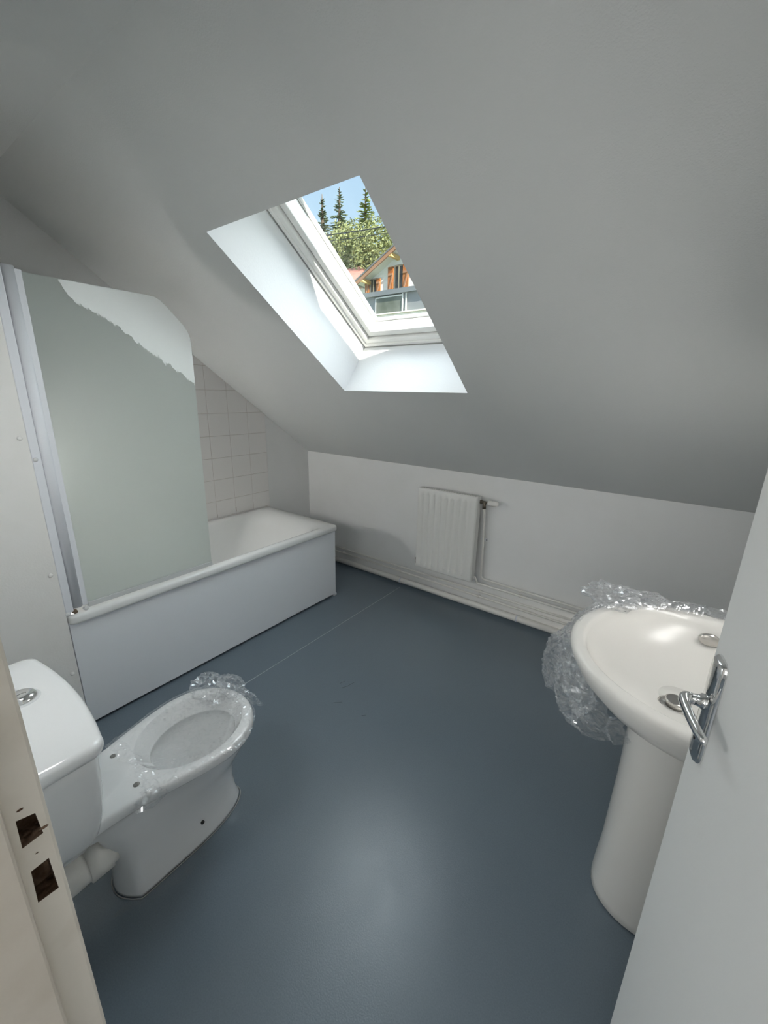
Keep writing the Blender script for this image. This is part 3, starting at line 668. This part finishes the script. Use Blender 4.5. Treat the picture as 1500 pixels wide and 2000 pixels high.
tube('flush_mark', [(BX+0.002+0.011*math.sin(PI*k/10), BY+0.009*math.cos(PI*k/10), BZ+0.0166-0.0012*math.sin(PI*k/10)) for k in range(11)] + [(BX+0.002, BY-0.009, BZ+0.0166), (BX+0.002, BY+0.009, BZ+0.0166)], 0.0006, M_dark, bt, 5)
for x in (-0.076, 0.076):
    lathe('seat_bolt_hole', (CX+x, 0.312, 0.3903), [(0.0085, 0.0002), (0.0085, 0.0006), (0.001, 0.0006)], M_hole, toi, 16)
lathe('floor_screw', (CX+0.0735, 0.475, 0.075), [(0.006, -0.002), (0.006, 0.003), (0.002, 0.0035)], M_dark, toi, 10, 'X')
wp = tube('waste_pipe', [(CX, 0.245, 0.190), (CX, 0.18, 0.187), (CX, 0.062, 0.176)], 0.057, M_pvc, toi, 28)
tube('pipe_collar', [(CX, 0.232, 0.1895), (CX, 0.2315, 0.1895), (CX, 0.178, 0.187), (CX, 0.1775, 0.187)], [0.058, 0.064, 0.064, 0.058], M_pvc, toi, 28)
tube('rubber_seal', [(CX, 0.252, 0.190), (CX, 0.232, 0.1895)], 0.050, M_seal, toi, 24)
bead = [(p[0]*1.0, p[1], 0.002) for p in tring(0.228, 0.655, 0, 0.086, kind='foot')]
tube('sealant_bead', bead + [bead[0]], 0.0018, M_seal, toi, 6)
# old silicone smeared on the floor beside the foot
def smear(name, cx, cy, pts, seed):
    V = [(cx, cy, 0.0009)]; n = len(pts)
    for i, (x, y) in enumerate(pts):
        V.append((x, y, 0.0006))
    return mesh(name, V, [(0, 1+i, 1+(i+1) % n) for i in range(n)], M_smear)
pts = []
for k in range(70):
    a = 2*PI*k/70; rr = 1+0.5*noise.noise(Vector((math.cos(a)*2.2, math.sin(a)*2.2, 4)))+0.25*noise.noise(Vector((k*0.9, 0, 2)))
    pts.append((-1.055+0.045*rr*math.cos(a)+0.05*rr*math.sin(a)*0.3, 0.34+0.135*rr*math.sin(a)))
tag(smear('sealant_smear', -1.06, 0.33, pts, 1), 'whitish old sealant smear on the floor beside the toilet foot', 'sealant')

# clear wrap over the bowl
def sheet(name, n, m, fn, matl, flat=True):
    V = []; Fc = []
    for i in range(n+1):
        for j in range(m+1): V.append(fn(i/n, j/m))
    for i in range(n):
        for j in range(m):
            a = i*(m+1)+j; Fc.append((a, a+1, a+m+2)); Fc.append((a, a+m+2, a+m+1))
    me = bpy.data.meshes.new(name); me.from_pydata([tuple(v) for v in V], [], Fc); me.update()
    return link(name, me, matl, None, not flat)
def rid(p, s): return 1-2*abs(noise.noise(Vector(p)*s))
def wrap_toilet(u, v):
    # u: from the bolt holes to past the front, v: across
    y = 0.315 + 0.43*u; x = CX + (v-0.5)*2*0.5*(table(deck, min(max(y, 0.3), 0.700))*2+0.012 + 0.02*u)
    y += 0.02*noise.noise(Vector((v*5, u*3, 7)))*(1-u)
    hw = table(deck, min(y, 0.706)); d = abs(x-CX)
    e = min(1.0, max(0.0, (y-0.60)/0.12))
    inside = (d/0.12)**2 + ((y-0.515)/0.15)**2
    z = 0.3945 - 0.010*max(0, 1-inside)
    if d > hw-0.004: z -= 0.012*min(1, (d-hw+0.004)/0.012)
    if y > 0.700: z -= 0.03*min(1, (y-0.70)/0.03)
    p = Vector((x, y, z)); k = 0.33+0.75*e + (0.6 if u < 0.08 else 0)
    z += k*(0.0055*rid((x, y, 1.0), 34) + 0.003*rid((x, y, 5.0), 80)) + k*0.002
    if y > 0.66 and x < CX-0.01: z += 0.03*max(0, noise.noise(Vector((x*14, y*14, 2))))+0.012*(v < 0.25)
    return (x + 0.004*k*noise.noise(p*60), y + 0.004*k*noise.noise(p*60+Vector((9, 0, 0))), max(z, 0.391 if inside > 1 and d < hw-0.006 and y < 0.70 else z))
tw = sheet('plastic_wrap', 76, 60, wrap_toilet, M_film2); tag(tw, 'clear crinkled plastic wrap stretched over the toilet bowl', 'plastic wrap')
# a loose crumple standing up at the far front edge of the bowl
def crumple(name, c, size, seed, squash=(1, 1, 1), amp=0.55, sub=4, freq=5.0):
    bm = bmesh.new(); bmesh.ops.create_icosphere(bm, subdivisions=sub, radius=1.0)
    for v in bm.verts:
        d = v.co.normalized()
        r = 1 + amp*rid(d+Vector((seed, 0, 0)), 1.6)*0.5 + amp*0.5*rid(d+Vector((0, seed, 0)), freq)*0.5 - 0.2
        v.co = Vector((d.x*squash[0], d.y*squash[1], d.z*squash[2]))*r*size
    bmesh.ops.translate(bm, vec=c, verts=bm.verts)
    return bm
cr = frombm('wrap_crumple', crumple(None, (CX-0.105, 0.645, 0.402), 0.055, 3.1, (1.15, 0.85, 0.55), 0.9), M_film2, tw)
cr = frombm('wrap_crumple', crumple(None, (CX-0.055, 0.700, 0.400), 0.045, 5.4, (1.3, 0.7, 0.55), 0.9), M_film2, tw)
cr = frombm('wrap_crumple', crumple(None, (CX+0.125, 0.325, 0.372), 0.030, 8.2, (0.8, 1.3, 0.6), 0.9, 3), M_film2, tw)

# ------------------------------------------------------------------ wash basin on its pedestal
sink = empty('washbasin'); tag(sink, 'ivory pedestal washbasin half unwrapped beside the open door', 'washbasin')
SY, SB, SF = 1.185, XR-0.002, -0.176
NSK = 72
def sink_ring(front, back, hw, z, xc=None, p=2.0, by=None):
    """outline: rounded front towards -x, straighter sides, flat back"""
    xm = 0.14 if xc is None else xc
    R = []
    for k in range(NSK):
        a = 2*PI*k/NSK; c, s = math.cos(a), math.sin(a)
        if c < 0: x = xm + (xm-front)*math.copysign(abs(c)**(2/p), c); y = hw*math.copysign(abs(s)**(2/p), s)
        else: x = xm + (back-xm)*abs(c)**0.35; y = hw*math.copysign(abs(s)**0.6, s)
        R.append((x, SY+y, z))
    return R
RZ = 0.82
rg = [sink_ring(-0.010, 0.24, 0.125, 0.655, 0.13), sink_ring(-0.020, 0.27, 0.15, 0.668, 0.13), sink_ring(-0.065, 0.32, 0.21, 0.690, 0.14), sink_ring(-0.118, 0.335, 0.262, 0.722, 0.14), sink_ring(-0.152, SB, 0.292, 0.758, 0.14), sink_ring(-0.170, SB, 0.305, 0.788, 0.14),
      sink_ring(SF, SB, 0.311, 0.806, 0.14), sink_ring(SF+0.001, SB, 0.310, 0.814, 0.14), sink_ring(SF+0.006, SB, 0.305, 0.819, 0.14), sink_ring(SF+0.014, SB-0.004, 0.297, RZ, 0.14),
      sink_ring(SF+0.028, 0.236, 0.276, RZ-0.0005, 0.12), sink_ring(SF+0.034, 0.231, 0.270, RZ-0.003, 0.12)]
for k in range(1, 17):                                                 # smooth hollow of the bowl
    t = k/16; q = 1-t**1.55; zz = RZ-0.004-0.118*math.sin(PI/2*t)**0.9
    xm_ = 0.12-0.028*t
    rg.append(sink_ring(xm_-(xm_-(SF+0.038))*max(q, 0.06), xm_+(0.228-xm_)*max(q, 0.06), 0.266*max(q, 0.06), zz, xm_))
loft('basin', rg, M_basin, sink)
ped = []
for z, r, f in ((0.0, 0.123, 0.128), (0.006, 0.127, 0.132), (0.03, 0.126, 0.131), (0.15, 0.121, 0.124), (0.40, 0.118, 0.12), (0.60, 0.120, 0.122), (0.675, 0.128, 0.130), (0.70, 0.132, 0.134)):
    ring = []
    for k in range(48):
        a = 2*PI*k/48; c, s = math.cos(a), math.sin(a)
        x = 0.125 + (f*c if c < 0 else 0.17*abs(c)**0.4); y = SY + r*math.copysign(abs(s)**0.8, s)
        ring.append((x, y, z))
    ped.append(ring)
loft('pedestal', ped, M_basin, sink)
lathe('waste_flange', (0.089, 1.145, RZ-0.1225), [(0.036, 0.0), (0.036, 0.004), (0.030, 0.0045), (0.024, 0.001)], M_steel, sink, 32)
wpl = lathe('waste_plug', (0.091, 1.145, RZ-0.119), [(0.022, 0.0), (0.024, 0.014), (0.024, 0.017), (0.021, 0.019), (0.018, 0.0185), (0.001, 0.019)], M_steel, sink, 32)
wpl['label'] = 'raised metal waste plug'
ov = lathe('overflow_cover', (0.150, SY+0.236, RZ-0.040), [(0.022, -0.010), (0.022, -0.016), (0.017, -0.019), (0.001, -0.019)], M_steel, sink, 28, 'Y', 1.2, 0.85)
ov['label'] = 'chrome overflow cover'
for y in (-0.1, 0.0, 0.1):
    lathe('tap_hole', (0.29, SY+y, RZ), [(0.016, 0.0005), (0.016, 0.001), (0.001, 0.001)], M_hole, sink, 20)

# the plastic it came in, pulled down over the front and lying along the far rim
def wrap_sink(u, v):
    # u along the rim from the near front to the far side, v from inside the rim outwards and down
    a = PI*0.93 - u*PI*0.62
    ex = 0.14 - (0.14-SF)*abs(math.cos(a-PI/2-0.0))**1.0 if False else 0
    ang = math.radians(212 - 120*u)                 # from the near side of the front round to the far side
    c, s = math.cos(ang), math.sin(ang)
    x0 = 0.14 + 0.316*c; y0 = SY + 0.311*s
    drop = [0.19, 0.22, 0.25, 0.26, 0.22, 0.08, 0.035]
    sag = 0.07*max(0, 1-u/0.36)
    dv = drop[0]; t = u*6; k = min(int(t), 5); dv = drop[k]+(drop[k+1]-drop[k])*(t-k)
    out = [0.0, 0.03, 0.07, 0.125, 0.115, 0.06, 0.02]; ov_ = out[k]+(out[k+1]-out[k])*(t-k)
    inn = [0.0, 0.0, 0.01, 0.03, 0.05, 0.05, 0.045]; iv = inn[k]+(inn[k+1]-inn[k])*(t-k)
    if v < 0.25:
        w = v/0.25; r = -iv*(1-w) - sag*0.6; z = RZ + 0.006 + 0.012*math.sin(w*PI)*(0.4+u) - sag*1.2
        off = r
    else:
        w = (v-0.25)/0.75
        tuck = [0.17, 0.17, 0.16, 0.11, 0.03, 0.0, 0.0]; tk = tuck[k]+(tuck[k+1]-tuck[k])*(t-k)
        off = ov_*math.sin(min(1, w/0.5)*PI/2) - sag*0.6 - (tk+ov_*0.5)*max(0, (w-0.5)/0.5)**1.3
        z = RZ+0.006 - sag - dv*math.sin(min(1, w/0.8)*PI/2)
    p = Vector((x0+c*off, y0+s*off, z)); q = 1.0 if v > 0.2 else 0.45
    d = q*(0.020*rid(p, 9) + 0.012*rid(p+Vector((3, 1, 0)), 24) + 0.006*rid(p+Vector((0, 7, 0)), 60)) - 0.012*q
    if v <= 0.3: z = p.z + max(0, d)*0.8
    else:
        p += Vector((c, s, 0))*max(d, -max(off, 0)*0.7); z = p.z + 0.016*noise.noise(p*18) - 0.6*abs(d)*(w > 0.6)
    return (p.x, p.y, max(z, 0.44))
sw = sheet('plastic_wrap', 130, 84, wrap_sink, M_film); tag(sw, 'crumpled clear plastic bag hanging off the washbasin rim', 'plastic wrap')
def wrap_in(u, v):
    x, y, z = wrap_sink(0.05+u*0.55, 0.35+v*0.6); q = Vector((x, y, z))
    c = Vector((0.14-x, SY-y, 0)).normalized()
    q += c*(0.022+0.03*rid(q, 13)); q.z += 0.03*noise.noise(q*22); return tuple(q)
sheet('wrap_fold', 90, 60, wrap_in, M_film).parent = sw
frombm('wrap_crumple', crumple(None, (-0.115, 1.385, 0.845), 0.055, 2.2, (1.1, 0.8, 0.6), 1.0), M_film, sw)
frombm('wrap_crumple', crumple(None, (-0.03, 1.455, 0.835), 0.040, 6.2, (1.5, 0.6, 0.5), 1.0), M_film, sw)
frombm('wrap_crumple', crumple(None, (0.17, 1.495, 0.828), 0.024, 9.7, (1.3, 0.7, 0.6), 1.0, 3), M_film, sw)

# ------------------------------------------------------------------ outside: garden, houses, trees
GZ = -2.8
M_grass = mat('lawn', (0.10, 0.14, 0.05), 0.9, bump=(3, 0.5, 0.05), var=(0.6, (0.16, 0.17, 0.07), 0.4, 0.7))
M_render = mat('house_render', (0.88, 0.86, 0.83), 0.85, bump=(8, 0.3, 0.01))
M_roof = mat('grey_roof', (0.16, 0.155, 0.15), 0.7)
M_fascia = mat('fascia_wood', (0.36, 0.19, 0.11), 0.6)
M_purlin = mat('purlin_wood', (0.62, 0.42, 0.16), 0.6)
M_shut = mat('shutter_wood', (0.42, 0.15, 0.04), 0.5, var=(3, (0.36, 0.12, 0.035), 0.4, 0.7))
M_wfr = mat('house_window_frame', (0.30, 0.26, 0.19), 0.5)
M_dglass = mat('house_glass', (0.035, 0.032, 0.03), 0.1)
M_ggrey = mat('grey_cladding', (0.25, 0.26, 0.27), 0.6, var=(1.2, (0.22, 0.23, 0.24), 0.4, 0.7))
M_gdark = mat('roof_edge_grey', (0.17, 0.18, 0.19), 0.6)
M_green = mat('dull_glass', (0.11, 0.12, 0.09), 0.4, var=(2.5, (0.19, 0.20, 0.17), 0.4, 0.7))
M_post = mat('pale_post', (0.75, 0.75, 0.73), 0.5)
M_cream = mat('cream_parapet', (0.85, 0.80, 0.72), 0.85, var=(4, (0.75, 0.65, 0.57), 0.45, 0.7))
M_red = mat('red_tiles', (0.34, 0.14, 0.10), 0.8, var=(6, (0.27, 0.10, 0.075), 0.4, 0.7))
M_leaf = [mat('leaves', c, 0.7) for c in ((0.185, 0.205, 0.075), (0.26, 0.24, 0.11), (0.15, 0.175, 0.085))]
M_conif = mat('conifer_needles', (0.12, 0.155, 0.075), 0.8)
M_conif2 = mat('conifer_needles_bright', (0.21, 0.25, 0.08), 0.8)
M_bark = mat('bark', (0.08, 0.055, 0.035), 0.9)
gr = struct(box('ground', (-60, 30, 3.6, 70, GZ-0.3, GZ), M_grass), 'green garden ground outside', 'ground')

house = empty('house'); tag(house, 'white gabled house with orange-brown shutters seen through the roof window', 'house')
EV = 5.60; RK = 0.509
def gable(x0, x1, xr, y0, y1, zb, ze, name, m, par):
    zr = ze + (xr-x0)*RK; P = [(x0, zb), (x1, zb), (x1, ze), (xr, zr), (x0, ze)]
    V = [(a, y0, b) for a, b in P] + [(a, y1, b) for a, b in P]; n = 5
    return mesh(name, V, [tuple(range(n)), tuple(range(n, 2*n))] + [(i, (i+1) % n, n+(i+1) % n, n+i) for i in range(n)], m, par)
gable(-11.45, -4.55, -8.0, 14.0, 23.0, GZ, 5.56, 'walls', M_render, house)
def roof_side(sgn, z_off, th, x_in, x_out, y0, y1, name, m):
    # sheet following the rake on one side of the ridge
    xr = -8.0; zr = 5.624 + (xr+11.406)*RK
    pts = []
    for d in (x_in, x_out): pts.append((xr+sgn*d, zr-d*RK+z_off))
    V = [(pts[0][0], y0, pts[0][1]), (pts[1][0], y0, pts[1][1]), (pts[1][0], y0, pts[1][1]-th), (pts[0][0], y0, pts[0][1]-th)]
    V += [(a, y1, c) for a, b, c in V]
    return mesh(name, V, [(0, 1, 2, 3), (4, 5, 6, 7), (0, 1, 5, 4), (1, 2, 6, 5), (2, 3, 7, 6), (3, 0, 4, 7)], m, house)
for s in (-1, 1):
    roof_side(s, 0.0, 0.07, 0, 3.6, 13.40, 23.5, 'roof', M_roof)
    roof_side(s, -0.07, 0.13, 0, 3.55, 13.42, 13.47, 'fascia', M_fascia)
    roof_side(s, -0.07, 0.02, 0, 3.5, 13.47, 23.4, 'soffit', M_post)
    for d in (0.6, 1.85, 3.15):
        z = 5.624 + (-8.0+11.406)*RK - d*RK - 0.19
        box('purlin_end', (-8.0+s*d-0.06, -8.0+s*d+0.06, 13.44, 14.05, z-0.06, z+0.06), M_purlin, house)
def casement(x0, x1, z0, z1, sw, name='window'):
    w = box(name, (x0-0.05, x1+0.05, 13.95, 14.02, z0-0.05, z1+0.05), M_wfr, house)
    box('pane', (x0, x1, 13.94, 13.955, z0, z1), M_dglass, w)
    box('mullion', ((x0+x1)/2-0.02, (x0+x1)/2+0.02, 13.93, 13.945, z0, z1), M_wfr, w)
    for a, b in ((x0-0.10-sw, x0-0.10), (x1+0.03, x1+0.03+sw)):
        sh = box('shutter', (a, b, 13.92, 13.96, z0-0.04, z1+0.02), M_shut, house)
        for t in (0.2, 0.8):
            zz = z0+(z1-z0)*t; box('batten', (a+0.01, b-0.01, 13.895, 13.92, zz-0.035, zz+0.035), M_fascia, sh)
        d = Vector((b-a-0.04, 0, (z1-z0)*0.55)); n = Vector((-d.z, 0, d.x)).normalized()*0.03
        p = Vector((a+0.02, 13.90, z0+(z1-z0)*0.22))
        mesh('brace', [p+n, p-n, p+d-n, p+d+n] + [v+Vector((0, 0.02, 0)) for v in (p+n, p-n, p+d-n, p+d+n)],
             [(0, 1, 2, 3), (4, 5, 6, 7), (0, 1, 5, 4), (1, 2, 6, 5), (2, 3, 7, 6), (3, 0, 4, 7)], M_fascia, sh)
casement(-11.085, -10.85, 5.02, 5.64, 0.19)
casement(-9.93, -9.62, 4.80, 5.955, 0.24)
casement(-7.2, -6.8, 4.80, 5.955, 0.24)

ext = empty('garden_room'); tag(ext, 'grey flat-roofed garden room with a glazed bay in front of the white house', 'outbuilding')
box('walls', (-9.15, -5.2, 11.0, 12.4, GZ, 4.36), M_ggrey, ext)
box('roof_edge', (-9.25, -5.1, 10.88, 12.5, 4.27, 4.40), M_gdark, ext)
bay = box('glazed_bay', (-8.50, -7.56, 10.96, 11.0, 2.6, 4.22), M_green, ext)
box('bay_frame', (-8.54, -7.52, 10.95, 10.99, 4.21, 4.245), M_post, ext)
for x in (-7.54, -7.42): box('post', (x, x+0.03, 10.94, 10.98, 2.6, 4.27), M_post, ext)
box('bay_frame', (-8.54, -8.51, 10.95, 10.99, 2.6, 4.245), M_post, ext)
par_ = tag(box('parapet_wall', (-7.62, -4.6, 9.5, 9.8, GZ, 3.44), M_cream, bev=0.02), 'cream parapet wall below the grey garden room', 'wall')
mesh('coping', [(-7.68, 9.45, 3.44), (-4.55, 9.45, 3.44), (-4.55, 9.85, 3.44), (-7.68, 9.85, 3.44), (-7.68, 9.45, 3.47), (-4.55, 9.45, 3.47), (-4.55, 9.85, 3.47), (-7.68, 9.85, 3.47)],
     [(0, 1, 2, 3), (4, 5, 6, 7), (0, 1, 5, 4), (1, 2, 6, 5), (2, 3, 7, 6), (3, 0, 4, 7)], M_cream, par_)

rh = empty('house'); tag(rh, 'neighbouring house of which only a red tiled roof corner shows', 'house')
box('walls', (-24.0, -16.7, 20.5, 25.5, GZ, 7.35), M_render, rh)
mesh('roof', [(-24.5, 20.0, 7.3), (-16.2, 20.0, 7.3), (-16.2, 26.0, 7.3), (-24.5, 26.0, 7.3), (-21.5, 23.0, 9.3), (-19.2, 23.0, 9.3)],
     [(0, 1, 5, 4), (1, 2, 5), (2, 3, 4, 5), (3, 0, 4), (0, 1, 2, 3)], M_red, rh)

def leaf_cloud(name, blobs, n, size, m, par, seed):
    rnd = random.Random(seed); V = []; Fc = []
    tot = sum(b[3]*b[4]*b[5] for b in blobs)
    for b in blobs:
        k = int(n*b[3]*b[4]*b[5]/tot)
        for _ in range(k):
            d = Vector((rnd.gauss(0, 1), rnd.gauss(0, 1), rnd.gauss(0, 1))).normalized()*(rnd.uniform(0.55, 1.0)**0.5)
            lump = 1+0.22*noise.noise(d*2.6+Vector((seed, b[0], 0)))
            c = Vector((b[0]+d.x*b[3]*lump, b[1]+d.y*b[4]*lump, b[2]+d.z*b[5]*lump))
            a = Vector((rnd.gauss(0, 1), rnd.gauss(0, 1), rnd.gauss(0, 1))).normalized(); e = a.orthogonal().normalized(); g = a.cross(e)
            s = size*rnd.uniform(0.6, 1.3); i = len(V)
            V += [c-e*s, c+g*s*0.6, c+e*s, c-g*s*0.6]; Fc.append((i, i+1, i+2, i+3))
    me = bpy.data.meshes.new(name); me.from_pydata([tuple(v) for v in V], [], Fc); me.update()
    o = link(name, me, m, par); o['kind'] = 'stuff'; return o
def broadleaf(x, y, zt, r, seed, m, label, size=0.085, n=14000):
    t = empty('tree'); tag(t, label, 'tree', 'trees on the slope behind the houses')
    tube('trunk', [(x, y, GZ), (x+0.1, y, 3), (x-0.1, y+0.1, zt-r*1.6)], [0.3, 0.22, 0.12], M_bark, t, 10)
    bl = [(x, y, zt-r*1.35, r, r*0.9, r*1.35), (x-r*0.55, y+0.2, zt-r*1.9, r*0.75, r*0.7, r*1.1), (x+r*0.55, y-0.2, zt-r*1.8, r*0.75, r*0.7, r*1.15), (x, y, zt-r*3.0, r*1.1, r, r*1.3)]
    leaf_cloud('crown', bl, n, size, m, t, seed); return t
def conifer(x, y, zt, h, r, seed, m, label, size=0.16):
    t = empty('tree'); tag(t, label, 'tree', 'conifers rising above the other trees')
    tube('trunk', [(x, y, GZ), (x, y, zt-h*0.5), (x, y, zt+0.1)], [0.28, 0.14, 0.02], M_bark, t, 8)
    rnd = random.Random(seed); V = []; Fc = []
    for k in range(int(150*h/4)):
        f = rnd.random()**0.8; z = zt - f*h; L = r*(0.06+0.94*f)*rnd.uniform(0.55, 1.15); a = rnd.uniform(0, 2*PI)
        d = Vector((math.cos(a), math.sin(a), 0.25-0.55*f)); d.normalize()
        side = d.cross(Vector((0, 0, 1))).normalized()
        for q in range(6):
            c = Vector((x, y, z)) + d*L*(q+0.6)/6 + Vector((0, 0, -0.10*L*((q+0.5)/6)**2))
            s = size*rnd.uniform(0.7, 1.3)*(0.5+0.6*min(1, f*2)); w = side*s*rnd.uniform(-1, 1)
            i = len(V); V += [c-d*s*0.8, c+w*0.4+side*s*0.5-Vector((0, 0, s*0.35)), c+d*s, c+w*0.4-side*s*0.5-Vector((0, 0, s*0.35))]; Fc.append((i, i+1, i+2, i+3))
    me = bpy.data.meshes.new('branches'); me.from_pydata([tuple(v) for v in V], [], Fc); me.update()
    o = link('branches', me, m, t); o['kind'] = 'stuff'; return t
conifer(-25.45, 26.0, 15.55, 4.0, 1.05, 11, M_conif, 'slim dark conifer, leftmost of the three seen through the roof window')
conifer(-23.70, 26.0, 15.60, 4.6, 1.35, 12, M_conif, 'taller middle conifer with ragged branches against the sky')
conifer(-21.25, 26.0, 15.05, 6.5, 1.9, 13, M_conif2, 'broad yellow-green conifer at the right edge of the roof window', 0.2)
broadleaf(-27.0, 27.5, 13.9, 1.7, 21, M_leaf[1], 'pale leafy tree under the leftmost conifer')
broadleaf(-24.2, 27.0, 13.7, 1.8, 22, M_leaf[1], 'light green leafy tree below the middle conifer')
broadleaf(-21.8, 25.0, 12.9, 2.0, 23, M_leaf[0], 'mid green leafy tree above the white house roof', n=20000)
broadleaf(-23.6, 24.6, 11.9, 1.9, 24, M_leaf[2], 'dull green leafy tree beside the red tiled roof', n=18000)
broadleaf(-18.6, 24.0, 12.2, 2.0, 25, M_leaf[0], 'bright leafy tree right behind the gable of the white house', n=18000)
broadleaf(-19.6, 27.5, 12.9, 2.2, 26, M_leaf[2], 'shaded leafy tree farthest back on the right', n=15000)
broadleaf(-28.5, 24.6, 12.2, 2.0, 27, M_leaf[0], 'leafy tree at the far left behind the red roof', n=9000)
M_wire = mat('black_cable', (0.012, 0.012, 0.013), 0.6)
for za, zb, r, lab in ((6.985, 6.36, 0.016, 'upper thick black overhead cable crossing in front of the trees'), (6.80, 6.17, 0.010, 'lower thin black overhead cable crossing in front of the trees'), (7.20, 6.75, 0.005, 'thinnest topmost overhead wire against the sky')):
    P = [(-14+8*k/20, 12.0, za+(zb-za)*((k/20)*1.0)+0.16*((k/10-1)**2-1)*0.5 + (0.0)) for k in range(21)]
    tag(tube('overhead_cable', P, r, M_wire, None, 6), lab, 'cable')
